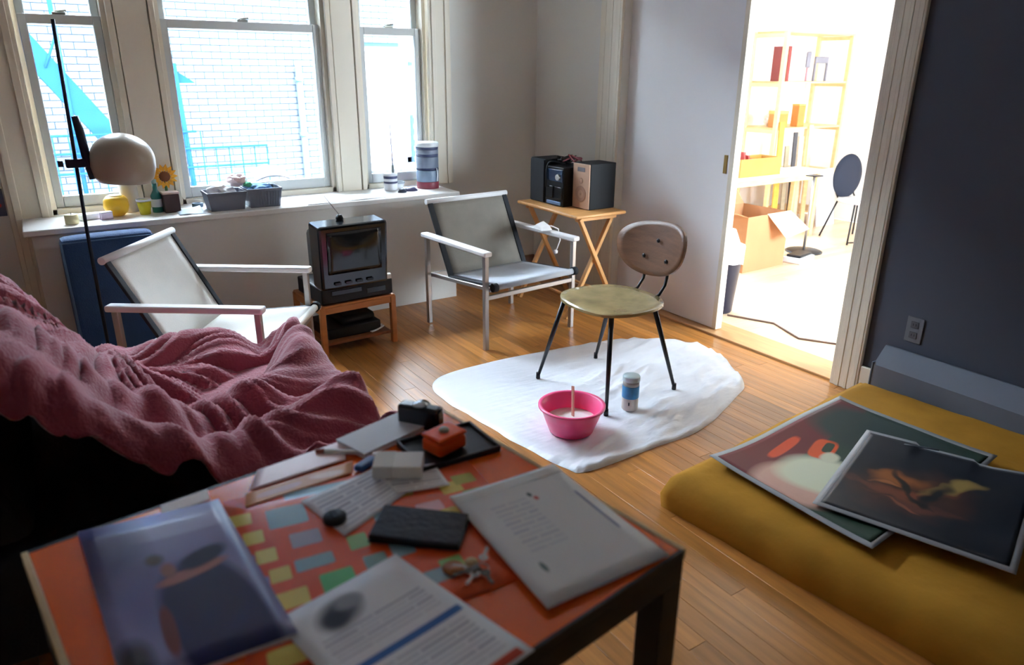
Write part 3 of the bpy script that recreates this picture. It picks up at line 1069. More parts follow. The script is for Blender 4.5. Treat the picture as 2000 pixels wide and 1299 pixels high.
# ------------------------------------------------------------------ orange table and everything on it
TZ = 0.71
ORANGE = mat('orange_laminate', (238, 106, 30), .25, var=.06, vscale=3, coat=.25)
BLKFR = mat('black_steel_frame', (12, 14, 24), .45, var=.1)
T1, T2, T0, T3 = Vector((.697, 1.358, 0)), Vector((.772, .669, 0)), Vector((-.120, 1.245, 0)), Vector((-.045, .556, 0))
tc_ = (T1 + T2 + T0 + T3) / 4
ta = math.atan2((T1 - T0).y, (T1 - T0).x)
tw, td = (T1 - T0).length, (T1 - T2).length
tb = thing('square_table', 'orange topped table with pale edge strip and black square steel frame', 'table', (tc_.x, tc_.y, 0), ta)
hx, hy = tw / 2, td / 2
MB().box(-hx + .006, hx - .006, -hy + .006, hy - .006, TZ - .018, TZ, bev=.002).build('tabletop', ORANGE, tb)
EDGE = mat('pale_wood_edge', (206, 178, 132), .5, var=.12, vscale=4)
MB().box(hx - .006, hx + .004, -hy, hy, TZ - .02, TZ + .001, bev=.0015).build('edge_strip', EDGE, tb)
MB().box(-hx - .004, -hx + .006, -hy, hy, TZ - .02, TZ + .001, bev=.0015).build('edge_strip', EDGE, tb)
for sy in (-1, 1):
    MB().box(-hx, hx, sy * hy - (.03 if sy > 0 else 0), sy * hy + (.03 if sy < 0 else 0), TZ - .062, TZ - .0185, bev=.002).build('frame_rail', BLKFR, tb)
    MB().box(-hx, hx, (hy - .006) if sy > 0 else -hy, hy if sy > 0 else (-hy + .006), TZ - .0185, TZ + .0005).build('frame_lip', BLKFR, tb)
for sx in (-1, 1):
    MB().box(sx * hx - (.03 if sx > 0 else 0), sx * hx + (.03 if sx < 0 else 0), -hy + .03, hy - .03, TZ - .062, TZ - .0205, bev=.002).build('frame_rail', BLKFR, tb)
for sx in (-1, 1):
    for sy in (-1, 1):
        x0_, y0_ = sx * hx - (.05 if sx > 0 else 0), sy * hy - (.05 if sy > 0 else 0)
        MB().box(x0_, x0_ + .05, y0_, y0_ + .05, 0, TZ - .062, bev=.002).build('leg', BLKFR, tb)

K = .74


def P(x, y):
    return Vector((x * K, y * K, 0))


def sheet(name, label, cat, c, z, m_, thick=.0012, curl=0.0, nu=10, nv=10, backm=None, parent=None, group=None, fold=None):
    """a sheet through four corners c = (u0v0, u1v0, u1v1, u0v1)"""
    def f(u, v):
        p = (c[0] * (1 - u) + c[1] * u) * (1 - v) + (c[3] * (1 - u) + c[2] * u) * v
        p = p.copy()
        p.z = z + thick + curl * (abs(2 * u - 1) ** 3 + abs(2 * v - 1) ** 3) * .5
        if fold:
            p.z += fold(u, v)
        return p
    o = MB().grid(f, nu, nv, thick=thick).build(name, m_, parent)
    return tag(o, label, cat, group) if label else o


PAPER = mat('white_paper', (238, 238, 240), .8)
z0 = TZ + .0015
# big colour-block game sheet
cells = []
random.seed(11)
ORG, BLU, YEL, LAV, GRN, OLV, PNK, GRY = (232, 92, 38), (150, 190, 206), (236, 220, 118), (160, 160, 210), (96, 200, 124), (190, 192, 96), (238, 190, 200), (186, 186, 204)
rects = [(0.083, 0.704, 0.035, 0.041, YEL), (0.028, 0.673, 0.014, 0.036, BLU), (0.112, 0.575, 0.035, 0.041, YEL), (0.051, 0.562, 0.023, 0.037, LAV), (0.142, 0.449, 0.034, 0.039, YEL),
         (0.079, 0.422, 0.025, 0.037, LAV), (0.214, 0.798, 0.072, 0.070, BLU), (0.433, 0.945, 0.21, 0.031, BLU), (0.254, 0.621, 0.053, 0.047, GRY), (0.258, 0.465, 0.065, 0.036, BLU),
         (0.311, 0.322, 0.055, 0.060, GRN), (0.42, 0.514, 0.035, 0.048, (146, 200, 120)), (0.449, 0.359, 0.039, 0.050, (146, 190, 190)), (0.152, 0.306, 0.059, 0.044, YEL), (0.06, 0.289, 0.025, 0.039, LAV),
         (0.106, 0.063, 0.052, 0.043, YEL), (0.20, 0.063, 0.03, 0.043, BLU), (0.609, 0.172, 0.059, 0.041, BLU), (0.676, 0.203, 0.04, 0.048, (146, 200, 120)), (0.048, 0.839, 0.041, 0.040, YEL),
         (0.85, 0.727, 0.044, 0.049, YEL), (0.726, 0.615, 0.051, 0.041, PNK), (0.768, 0.525, 0.051, 0.047, YEL), (0.923, 0.775, 0.046, 0.043, OLV), (0.80, 0.820, 0.05, 0.039, (146, 200, 120)),
         (0.64, 0.781, 0.06, 0.039, OLV), (0.56, 0.641, 0.05, 0.039, BLU), (0.92, 0.625, 0.04, 0.047, (146, 200, 120)), (0.55, 0.391, 0.04, 0.047, BLU)]
game = print_mat('colour_block_print', ORG, [(u, v, a, b_, 0, c_, 14, .3) for u, v, a, b_, c_ in rects], rough=.3, coat=.2)
sheet('game_board', 'orange printed board covered with small coloured rectangles on the table', 'game board',
      [P(.146, 1.034), P(.792, 1.02), P(.843, 1.532), P(.236, 1.648)], z0, game)
# far left table edge: painted reflection strip, white card, leaflet
sheet('reflection_strip', 'long pinkish white painted reflection strip along the sofa side of the table', 'paper',
      [P(.30, 1.655), P(.56, 1.675), P(.60, 1.78), P(.345, 1.745)], z0 + .0032, mat('pinkish_paper_and_sheen', (244, 218, 220), .3))  # window and blanket reflection on the tabletop, painted as a flat strip
sheet('paper_card', 'small white card at the table edge behind the magazine', 'card',
      [P(.10, 1.66), P(.212, 1.675), P(.215, 1.725), P(.105, 1.71)], z0, PAPER)
sheet('orange_leaflet', 'pale orange leaflet between reflection strip and coloured board', 'leaflet',
      [P(.275, 1.59), P(.55, 1.605), P(.575, 1.66), P(.29, 1.65)], z0 + .0016, print_mat('orange_leaflet_print', (226, 164, 116), [(.3, .5, .2, .2, 0, (222, 178, 160), 4, .4), (.75, .5, .12, .3, 20, (236, 206, 180), 2, .6)], .35))
# notebook by the clock
nb = thing('grey_notebook', 'light grey notebook lying beside the camera', 'notebook', P(.70, 1.745) + Vector((0, 0, z0 - .001)), .28)
MB().box(-.085, .085, -.045, .045, .001, .012, bev=.001).build('page_block', PAPER, nb)
MB().box(-.087, .087, -.047, .047, .0121, .0145, bev=.0006).build('cover', mat('grey_cover', (206, 210, 218), .5), nb)
pn = thing('white_pen', 'slim white pen lying in front of the grey notebook', 'pen', P(.58, 1.70) + Vector((0, 0, z0 + .0075)), -.62)
MB().tube([(-.05, 0, 0), (.045, 0, 0), (.055, 0, 0)], [.005, .005, .002], 10).build('barrel', mat('white_plastic', (230, 228, 226)), pn)
MB().tube([(-.068, 0, 0), (-.05, 0, 0)], [.0045, .0055], 10).build('cap', mat('red_brown_plastic', (150, 62, 40), .4), pn)
# letter and handwritten page
letter = print_mat('letter_print', (236, 240, 246), [(.36, .83, .17, .095, 12, (70, 78, 92), 2, .7), (.30, .80, .09, .06, 0, (36, 44, 60), 2, .6), (.46, .87, .1, .05, 0, (150, 156, 166), 2, .6),
                                                     (.56, .455, .40, .024, 0, (32, 98, 178), 20, .2), (.80, .045, .15, .026, 0, (222, 84, 62), 20, .2)], .55,
                   text=[(.12, .90, .53, .72, 6, 2, (166, 172, 188)), (.12, .92, .10, .40, 9, 2, (166, 172, 188))])
sheet('printed_letter', 'white letter with blue bar, small grey photo and red stripe', 'letter',
      [P(.300, .79), P(.60, .835), P(.503, 1.225), P(.225, 1.165)], z0 + .002, letter, curl=.004)
page = print_mat('handwriting_print', (232, 236, 244), [], .6, text=[(.08, .95, .08, .95, 9, 1.5, (150, 156, 178))])
sheet('handwritten_page', 'pale page of close writing under the black lens cap', 'paper',
      [P(.435, 1.35), P(.625, 1.435), P(.60, 1.59), P(.395, 1.54)], z0 + .002, page, curl=.002)
sheet('newspaper_clipping', 'white newspaper clipping under the small white box', 'paper',
      [P(.605, 1.44), P(.735, 1.405), P(.75, 1.52), P(.60, 1.585)], z0 + .0045, print_mat('clipping_print', (234, 234, 234), [], .7, text=[(.05, .95, .05, .95, 8, 1.6, (140, 140, 146))]), curl=.002)
cap = thing('lens_cap', 'small round black lens cap on the handwritten page', 'lens cap', P(.437, 1.418) + Vector((0, 0, z0 + .0045)), 0)
MB().lathe([(.019, 0), (.020, .002), (.020, .010), (.018, .012), (.0, .012)], 28, cap=False).build('cap_body', BLACKP, cap)
MB().box(-.006, .006, -.012, .012, .0121, .0145, bev=.001).build('grip', BLACKP, cap)
wb = thing('white_carton', 'small white carton lying on the newspaper clipping', 'box', P(.655, 1.535) + Vector((0, 0, z0 + .0075)), -.55)
MB().box(-.046, .046, -.03, .03, 0, .026, bev=.002).build('carton', mat('white_card', (240, 240, 236), .6), wb)
MB().box(-.0475, -.008, -.031, .031, .002, .0268, bev=.0015).build('sleeve', mat('grey_card', (226, 226, 220), .6), wb)
lt = thing('blue_lighter', 'blue lighter lying on the table beside the white carton', 'lighter', P(.60, 1.62) + Vector((0, 0, z0 + .007)), .5)
MB().box(-.03, .022, -.011, .011, -.0065, .0065, bev=.005).build('body', mat('blue_plastic', (44, 96, 158), .3), lt)
MB().box(.022, .036, -.0095, .0095, -.006, .006, bev=.003).build('metal_head', STEEL, lt)
# magazine
mag = print_mat('magazine_cover', (132, 136, 188), [(.62, .90, .36, .10, 0, (164, 170, 214), 6, .6), (.15, .80, .22, .3, 0, (72, 78, 124), 2, .9), (.30, .45, .18, .2, 20, (112, 116, 170), 2, .8), (.63, .20, .30, .40, 8, (18, 34, 92), 2.4, .25), (.60, .36, .22, .2, 10, (20, 34, 84), 2.4, .4), (.33, .22, .045, .14, -6, (112, 52, 56), 2.2, .4),
                                                 (.60, .52, .24, .032, 8, (176, 120, 116), 2.4, .4), (.70, .60, .17, .055, 12, (16, 38, 74), 2.2, .4), (.40, .66, .06, .04, 0, (66, 60, 58), 2, .7), (.46, .57, .05, .05, 0, (150, 110, 104), 2, .6), (.10, .12, .1, .1, 0, (24, 30, 56), 2, .8),
                                                 (.95, .5, .015, .5, 0, (128, 140, 190), 20, .3)], .28, coat=.3)
mg = thing('glossy_magazine', 'lavender and navy glossy magazine with posed figure on its cover', 'magazine', (0, 0, 0))
mc = [P(-.035, 1.13), P(.252, 1.105), P(.226, 1.645), P(-.070, 1.685)]
sheet('page_block', None, None, mc, z0, PAPER, thick=.005, parent=mg)
sheet('cover', None, None, mc, z0 + .0055, mag, thick=.0008, parent=mg, fold=lambda u, v: .004 * u ** 3)
# grey courier envelope
env = print_mat('envelope_print', (222, 226, 228), [(.57, .80, .018, .022, 0, (70, 96, 100), 2, .5), (.595, .755, .02, .02, 0, (196, 92, 92), 2, .5), (.19, .24, .02, .04, 0, (100, 126, 130), 2, .6), (.915, .50, .012, .2, 0, (120, 132, 170), 8, .5)], .5,
                text=[(.20, .52, .35, .80, 11, 1.4, (190, 196, 208))])
ev = thing('courier_envelope', 'large stiff pale grey card envelope with faint print and tiny logo', 'envelope', (0, 0, 0))
ec = [P(.680, .905), P(1.005, .905), P(1.012, 1.342), P(.700, 1.342)]
sheet('envelope_body', None, None, ec, z0 + .003, env, thick=.0035, parent=ev, fold=lambda u, v: .006 * (1 - u) ** 2 + .004 * v * v)
sheet('flap', None, None, [ec[3].lerp(ec[0], .02), ec[2].lerp(ec[1], .02), ec[2].lerp(ec[1], .09), ec[3].lerp(ec[0], .09)][0:4], z0 + .0068, mat('grey_card_flap', (228, 232, 233), .5), thick=.001, parent=ev, fold=lambda u, v: .006 * (1 - u) ** 2 + .004 * (1 - v * .2) ** 2)
# wallet / black notebook
wl = thing('black_wallet', 'worn black leather wallet lying by the grey envelope', 'wallet', P(.588, 1.276) + Vector((0, 0, z0 + .003)), -.72)
LEATHER = mat('black_leather', (16, 20, 34), .5, var=.2, vscale=12, bump=.3, bscale=80)
sub(MB().box(-.078, .078, -.046, .046, 0, .007, bev=.003).build('lower_half', LEATHER, wl), 1)
sub(MB().hull8([(-.078, -.046, .0072), (.078, -.046, .0072), (.078, .046, .0072), (-.078, .046, .0072), (-.076, -.044, .017), (.074, -.044, .013), (.074, .044, .015), (-.076, .044, .019)], bev=.003).build('upper_half', LEATHER, wl), 1)
MB().box(-.07, .0755, -.047, -.0455, .006, .0095).build('stitching', BLACKP, wl)
# keys and coins
kg = thing('key_ring', 'bunch of metal keys on a ring between wallet and envelope', 'keys', P(.635, 1.085) + Vector((0, 0, z0 + .004)), .4)
kg.scale = (.72, .72, .72)
b = MB()
b.tube([(.018 * math.cos(a), .018 * math.sin(a), .003) for a in [2 * PI * k / 20 for k in range(21)]], .0013, 6)
b.build('ring', STEEL, kg)
KEYM = mat('key_metal', (96, 92, 84), .4, metal=.7)
for i, a in enumerate((2.0, 2.6, 3.3, 4.2, .4)):
    mt_ = Matrix.Rotation(a, 4, 'Z') @ Matrix.Translation((.018, 0, .002 + i * .0022))
    b = MB()
    b.lathe([(.003, 0), (.011, 0), (.011, .002), (.003, .002)], 16, mtx=mt_ @ Matrix.Translation((.008, 0, 0)), cap=False, smooth=False)
    b.box(.018, .046, -.0035, .0035, 0, .002, mtx=mt_)
    for q in (.026, .032, .039):
        b.box(q, q + .003, -.0055, -.0035, 0, .002, mtx=mt_)
    b.build('key', KEYM if i % 2 else STEEL, kg)
MB().lathe([(.0, 0), (.014, 0), (.015, .006), (.010, .010), (.0, .011)], 16, mtx=Matrix.Translation((.004, .028, 0)), cap=False).build('fob', mat('tan_fob', (206, 180, 132), .5), kg)
MB().hull8([(-.03, .0, 0), (-.006, -.012, 0), (.004, .010, 0), (-.02, .022, 0), (-.028, .002, .012), (-.008, -.008, .012), (.0, .008, .014), (-.02, .018, .012)], bev=.003).build('tag', mat('smoke_grey_fob', (110, 110, 112), .4), kg)
tag(MB().lathe([(.0, 0), (.017, 0), (.018, .003), (.0, .004)], 20, cap=False).build('brass_token', mat('amber_fob', (176, 106, 52), .4), loc=P(.588, 1.118) + Vector((0, 0, z0 + .003))), 'amber coloured round token beside the keys', 'token')
# black tray with orange tin, camera
tr = thing('black_tray', 'shallow black square tray on the orange tabletop', 'tray', P(.828, 1.587) + Vector((0, 0, z0)), -.02)
MB().box(-.088, .088, -.066, .066, 0, .006, bev=.002).build('tray_base', BLKFR, tr)
for a in ((-.088, .088, -.066, -.060), (-.088, .088, .060, .066), (-.088, -.082, -.06, .06), (.082, .088, -.06, .06)):
    MB().box(*a, .0055, .013, bev=.0015).build('rim', BLKFR, tr)
ot = thing('orange_tin', 'bright orange rounded tin with grey knob standing on the black tray', 'tin', P(.812, 1.580) + Vector((0, 0, z0 + .0065)), .25)
ORT = mat('bright_orange_enamel', (255, 92, 22), .3, var=.05)
MB().box(-.038, .038, -.029, .029, 0, .030, bev=.008, seg=3).build('tin_body', ORT, ot)
MB().box(-.0385, .0385, -.0295, .0295, .0302, .040, bev=.006, seg=3).build('lid', ORT, ot)
MB().lathe([(.010, .040), (.011, .043), (.008, .047), (.0, .048)], 18, cap=False).build('knob', mat('grey_knob', (170, 160, 140), .4), ot)
cm = thing('compact_camera', 'small dark compact camera with shiny round top beside notebook', 'camera', P(.822, 1.745) + Vector((0, 0, z0)), 2.2)
CAMB = mat('dark_camera_body', (18, 24, 40), .25, var=.08, coat=.3)
MB().box(-.05, .05, -.016, .018, 0, .054, bev=.008, seg=3).build('camera_body', CAMB, cm)
MB().lathe([(.024, 0), (.024, .014), (.021, .022), (.019, .022), (.016, .012), (.0, .012)], 24, mtx=Matrix.Translation((.010, -.016, .027)) @ Matrix.Rotation(PI / 2, 4, 'X'), cap=False).build('lens', BLACKG, cm)
MB().lathe([(.017, .0545), (.0175, .0565), (.012, .060), (.0, .061)], 22, mtx=Matrix.Translation((.0, .002, 0)), cap=False).build('mode_dial', mat('silver_dial', (206, 214, 220), .2, metal=.6), cm)
MB().box(-.046, -.018, -.018, .006, .028, .047, bev=.003).build('flash_window', mat('grip_brown', (96, 54, 44), .35), cm)

# ------------------------------------------------------------------ sofa and its blanket
SOFA = mat('black_upholstery', (16, 15, 22), .8, var=.15, vscale=20, bump=.3, bscale=150)
sf = thing('sofa', 'dark low sofa mostly hidden under the burgundy blanket', 'sofa', (0, 0, 0))
sub(MB().box(-.75, .70, 1.76, 2.66, .08, .40, bev=.05).build('seat_base', SOFA, sf), 1)
sub(MB().hull8([(-.78, 1.75, .40), (-.12, 1.75, .40), (-.12, 2.58, .40), (-.78, 2.58, .40), (-.78, 1.76, .74), (-.26, 1.76, .70), (-.26, 2.56, .72), (-.78, 2.56, .76)], bev=.06).build('backrest', SOFA, sf), 1)
for x_ in (-.68, .62):
    for y_ in (1.80, 2.60):
        MB().box(x_ - .025, x_ + .025, y_ - .025, y_ + .025, 0, .10).build('leg', BLKFR, sf)
BLK = mat('burgundy_wool', (150, 60, 80), .85, var=.22, vscale=7, bump=.5, bscale=120, sheen=.4)


def sstep(a, b_, x):
    t_ = max(0, min(1, (x - a) / (b_ - a)))
    return t_ * t_ * (3 - 2 * t_)


def blanket(u, v):
    # u: across from the back (-x) to the front edge (+x); v: near end to far end
    x = -.80 + 1.66 * u
    y = 1.70 + 1.12 * v
    y += .05 * noise.noise((x * 2.2, 3.1, 0)) + .02 * noise.noise((x * 6, y * 3, 2))
    back = 1 - sstep(-.24, .10 + .24 * (1 - v), x)
    zz = .455 + .42 * back
    # soft big folds sweeping from the far end round to the front edge
    d = math.hypot(x - .15, (y - 2.75) * .9)
    zz += .036 * math.sin(d * 24 + 2.2 * noise.noise((x * 2, y * 2, .3))) * sstep(.12, .45, d) * (.4 + .6 * (1 - back))
    zz += .04 * noise.noise((x * 3.1 + 5, y * 3.1, 1.7))
    # sharp gathered creases that fan out of the hollow
    an = math.atan2(y - 2.50, x - .05) + .25 * noise.noise((x * 3, y * 3, 7))
    cr = abs(noise.noise((an * 5.5, d * 1.3, 2.2)))
    zz += .050 * (1 - cr) ** 3 * sstep(.05, .3, d) - .02
    cr2 = abs(noise.noise((an * 12, d * 3.0, 9.2)))
    zz += .018 * (1 - cr2) ** 3
    # bunched roll at the far end, a hump at the front corner, a hollow between
    zz += .10 * math.exp(-((x - .36) / .22) ** 2 - ((y - 2.66) / .10) ** 2)
    zz += .07 * math.exp(-((x - .66) / .10) ** 2 - ((y - 2.38) / .13) ** 2)
    zz -= .07 * math.exp(-((x - .42) / .2) ** 2 - ((y - 2.36) / .14) ** 2)
    # ridge between back and seat
    zz += .045 * math.exp(-((x - (.20 - .12 * v)) / .045) ** 2)
    floor_ = .425 + (.36 if x < -.2 else .36 * (1 - sstep(-.2, -.08, x)))
    zz = max(zz, floor_ + .0)
    # hang over the front and the near and far ends
    zz -= .30 * sstep(.735, .80, x) + .08 * sstep(.80, .86, x)
    if x > .74:
        x = .74 + (x - .74) * .35
    near = 1 - sstep(1.68, 1.79, y)
    zz -= near * (.02 + .09 * back)
    if y < 1.75:
        y = 1.745 - (1.75 - y) * .3
    far = sstep(2.74, 2.82, y)
    zz -= far * .25
    return Vector((x, y, zz))


o = MB().grid(blanket, 200, 160).build('wool_blanket', BLK)
sm = o.modifiers.new('th', 'SOLIDIFY'); sm.thickness = .012; sm.offset = 1
tag(o, 'rumpled burgundy wool blanket thrown over the dark sofa', 'blanket')

# ------------------------------------------------------------------ mattress and posters
YELC = mat('ochre_cotton', (178, 128, 44), .85, var=.2, vscale=4, bump=.5, bscale=14, spec=.15)
MA = math.radians(5.5)
mtM = Matrix.Translation((1.655, 1.515, 0)) @ Matrix.Rotation(MA, 4, 'Z')
ML, MWD, MH = 2.0, 1.33, .145
mt_t = thing('floor_mattress', 'floor mattress in a rumpled ochre yellow cover by the wall with the heater', 'mattress', (1.655, 1.515, 0), MA)
b = MB()


def matt(u, v):
    x, y = MWD * u, -ML * v
    ex = min(u, 1 - u) * MWD
    ey = min(v, 1 - v) * ML
    e = min(ex, ey)
    zz = MH - .022 * (1 - min(1, e / .05)) ** 2
    zz += .006 * noise.noise((x * 5, y * 5, 0)) + .004 * noise.noise((x * 12, y * 12, 3))
    return Vector((x, y, zz))


V = []
NU, NV = 40, 56
b.grid(matt, NU, NV)
rim = [e for e in b.bm.edges if e.is_boundary]
r = bmesh.ops.extrude_edge_only(b.bm, edges=rim)
nv = [g for g in r['geom'] if isinstance(g, bmesh.types.BMVert)]
for q in nv:
    q.co.z = .060
    q.co.x += .022 * (1 if q.co.x > MWD / 2 else -1) + .008 * noise.noise((q.co.x * 7, q.co.y * 7, 5))
    q.co.y += (.022 if q.co.y > -.05 else 0)
rim = [e for e in b.bm.edges if e.is_boundary]
r = bmesh.ops.extrude_edge_only(b.bm, edges=rim)
for q in [g for g in r['geom'] if isinstance(g, bmesh.types.BMVert)]:
    q.co.z = .001
    q.co.x += .012 * (-1 if q.co.x > MWD / 2 else 1)
for f in b.bm.faces:
    f.smooth = True
b.build('cover', YELC, mt_t)
MB().box(.03, MWD - .03, -ML + .03, -.03, .004, .09, bev=.02).build('mattress_core', mat('grey_ticking', (150, 140, 120), .8), mt_t)

GREYB = mat('grey_poster_border', (150, 152, 154), .5)


def poster(name, label, c, z, pm, fold, bw=.03):
    t = thing(name, label, 'poster', (0, 0, 0))
    nu = nv = 36

    def f(u, v):
        p = (c[0] * (1 - u) + c[1] * u) * (1 - v) + (c[3] * (1 - u) + c[2] * u) * v
        p = p.copy()
        p.z = z + fold(u, v)
        return p
    MB().grid(f, nu, nv, thick=.0015).build('sheet', GREYB, t)
    MB().grid(lambda u, v: f(bw + (1 - 2 * bw) * u, bw + (1 - 2 * bw) * v) + Vector((0, 0, .0012)), nu, nv, thick=.0008).build('picture', pm, t)
    return t


V3 = lambda x, y: Vector((x, y, 0))
p1 = print_mat('poster_print_red_green', (30, 58, 42), [(.45, .93, .55, .19, 3, (108, 22, 30), 8, .3), (.04, .93, .12, .16, 0, (104, 22, 30), 6, .3), (.16, .52, .20, .28, 25, (206, 160, 142), 2.6, .35), (.30, .50, .17, .27, 15, (212, 214, 186), 2.6, .4),
                                                       (.36, .86, .13, .035, 8, (222, 74, 26), 3, .3), (.50, .70, .095, .07, 20, (226, 84, 26), 3.5, .25), (.53, .69, .05, .028, 20, (40, 60, 40), 3.5, .3), (.46, .62, .05, .05, 0, (206, 206, 180), 2.4, .5), (.80, .5, .2, .5, 0, (26, 48, 44), 3, .5)], .6)
poster('poster', 'crimson and green poster with orange shapes lying on the ochre mattress',
       [V3(1.795, .866), V3(2.66, .93), V3(2.655, 1.54), V3(1.805, 1.482)], MH + .012, p1,
       lambda u, v: .012 * (abs(2 * u - 1) ** 3 + abs(2 * v - 1) ** 3) + .006 * math.sin(u * 7 + v * 3))
p2 = print_mat('poster_print_dark_amber', (14, 20, 32), [(.40, .42, .30, .22, 25, (74, 42, 30), 2, .9), (.30, .55, .16, .07, 15, (158, 92, 40), 2, .8), (.42, .42, .22, .05, 30, (128, 66, 40), 2, .8), (.30, .34, .2, .05, -15, (120, 66, 44), 2, .8), (.62, .62, .16, .06, 40, (156, 130, 70), 2, .8),
                                                      (.48, .28, .2, .04, 10, (96, 52, 40), 2, .8), (.55, .48, .05, .12, 0, (18, 20, 26), 2, .7), (.36, .50, .03, .14, 30, (20, 18, 22), 2, .7), (.24, .46, .08, .018, 10, (170, 104, 60), 2, .8), (.50, .36, .03, .1, 60, (22, 20, 24), 2, .7), (.38, .24, .12, .016, -8, (140, 80, 56), 2, .8)], .5, warp=.32)
q2 = poster('poster', 'dark poster with amber brown swirls and curled corners overlapping the crimson one',
            [V3(1.85, 1.10), V3(2.0, .585), V3(2.61, .77), V3(2.455, 1.295)], MH + .038, p2,
            lambda u, v: .012 * math.sin(v * 9 + 1) * u + .035 * max(0, v - .7) * (u * 3 % 1) + .03 * max(0, u - .75) * v * 2, bw=.035)
MB().grid(lambda u, v: Vector((2.40, 1.13, 0)) * (1 - u) + Vector((2.455, 1.035, 0)) * u + Vector((.024, .008, MH + .056 + .004 * u)) * 1 + Vector((.014, .004, 0)) * v, 4, 2, thick=.001).build('print_line', mat('dark_print', (44, 50, 58), .5), q2)

# ------------------------------------------------------------------ heater and socket on the wall toned for shade
CONV = mat('blue_grey_enamel', (112, 120, 134), .4, var=.04)
cv = thing('baseboard_heater', 'long grey enamel baseboard heater on the wall behind the mattress', 'heater', (DOOR_X - .019, .55, 0), 0)
b = MB()
prof = [(0, .03), (-.075, .03), (-.085, .05), (-.085, .205), (-.012, .283), (0, .283)]
n_ = len(prof)
vs = [b.bm.verts.new((x_, y_, z_)) for y_ in (-1.6, 1.08) for x_, z_ in prof]
for k in range(n_):
    b.bm.faces.new((vs[k], vs[(k + 1) % n_], vs[n_ + (k + 1) % n_], vs[n_ + k]))
b.bm.faces.new(vs[:n_]); b.bm.faces.new(vs[n_:][::-1])
b.build('housing', CONV, cv)
MB().box(-.09, -.084, -1.58, 1.06, .06, .085, bev=.002).build('lower_grille', CONV, cv)
MB().box(-.088, .0, 1.08, 1.088, .028, .215, bev=.002).build('end_cap', CONV, cv)
ou = thing('wall_socket', 'double wall socket plate above the heater with shade put into its colour', 'socket', (DOOR_X, 1.533, .38), 0)
MB().box(-.006, 0, -.037, .037, -.058, .058, bev=.002).build('plate', mat('socket_plate', (104, 108, 116), .4), ou)  # socket colour darkened to carry the shade on this wall
for z_ in (-.024, .024):
    oo = MB().box(-.0085, -.0058, -.017, .017, z_ - .015, z_ + .015, bev=.002).build('outlet', mat('socket_face', (78, 80, 86), .4), ou)
    b = MB()
    for y_ in (-.006, .006):
        b.box(-.0092, -.0084, y_ - .0012, y_ + .0012, z_ - .004, z_ + .006)
    b.build('slot_pair', BLACKP, oo)

# ------------------------------------------------------------------ floor lamp
lp = thing('floor_lamp', 'slim dark floor lamp with beige dome shade in front of the window', 'lamp', (.13, 3.60, 0), 0)
DARKM = mat('dark_lamp_metal', (30, 38, 56), .4, metal=.4, var=.1)
MB().lathe([(.0, .0), (.125, .0), (.13, .008), (.12, .018), (.02, .024), (.012, .04)], 36, cap=False).build('base', DARKM, lp)
MB().tube([(0, 0, .03), (.008, 0, .8), (.034, 0, 1.63)], .0075, 10).build('pole', DARKM, lp)
MB().box(-.022, .06, -.016, .016, 1.052, 1.088, bev=.005).build('bracket', DARKM, lp)
MB().tube([(-.03, 0, 1.07), (-.05, 0, 1.07)], .013, 12).build('clamp_screw', DARKM, lp)
MB().tube([(.045, .0, 1.26), (.052, .0, 1.20), (.058, .0, 1.10), (.066, 0, 1.0)], [.014, .018, .018, .012], 10).build('counter_arm', DARKM, lp)
SHADE = mat('beige_enamel_shade', (158, 146, 130), .3, var=.03)
mt_ = Matrix.Translation((.195, 0, 1.075)) @ Matrix.Rotation(math.radians(4), 4, 'Y')
b = MB()
prof = []
for k in range(15):
    a = PI * .5 * (1 - k / 14) if k else PI / 2
    prof.append((.128 * math.cos(a), .112 * math.sin(a)))
prof += [(.129, -.03), (.118, -.075), (.098, -.098), (.094, -.096), (.113, -.073), (.124, -.03)]
for k in range(10):
    a = PI * .5 * (k / 9)
    prof.append((.123 * math.cos(a), .106 * math.sin(a)))
b.lathe(prof, 40, mtx=mt_, cap=False)
shd = b.build('shade', SHADE, lp)
MB().lathe([(.0, .0), (.02, .01), (.026, .04), (.018, .07), (.0, .08)], 20, mtx=Matrix.Translation((.195, 0, .985)), cap=False).build('bulb', mat('frosted_bulb', (226, 222, 214), .4), lp)
MB().tube([(.195, 0, 1.06), (.195, 0, 1.13), (.10, 0, 1.10), (.055, 0, 1.075)], .007, 8).build('socket_arm', DARKM, lp)

# ------------------------------------------------------------------ blue cushion against the apron
cu = thing('blue_cushion', 'big blue fabric cushion propped upright below the sill behind the lamp', 'cushion', (.225, 3.92, .0), .03)
BLUEF = mat('blue_fabric', (42, 74, 118), .85, var=.12, vscale=10, bump=.3, bscale=160, sheen=.1)
b = MB()
b.hull8([(-.20, -.09, 0.001), (.22, -.09, 0.001), (.22, .06, 0.001), (-.20, .06, 0.001), (-.20, .03, .69), (.22, .03, .69), (.22, .165, .69), (-.20, .165, .69)], bev=.035)
sub(b.build('cushion_body', BLUEF, cu), 1)
MB().tube([(-.19, -.075, .03), (-.19, .035, .665), (.21, .035, .665), (.21, -.075, .03)], .006, 8).build('piping', mat('light_blue_piping', (86, 120, 160), .7), cu)

# ------------------------------------------------------------------ things on the sill
SZ = SILL_Z
def on_sill(name, label, cat, x, y, rz=0):
    return thing(name, label, cat, (x, y, SZ + .0005), rz)


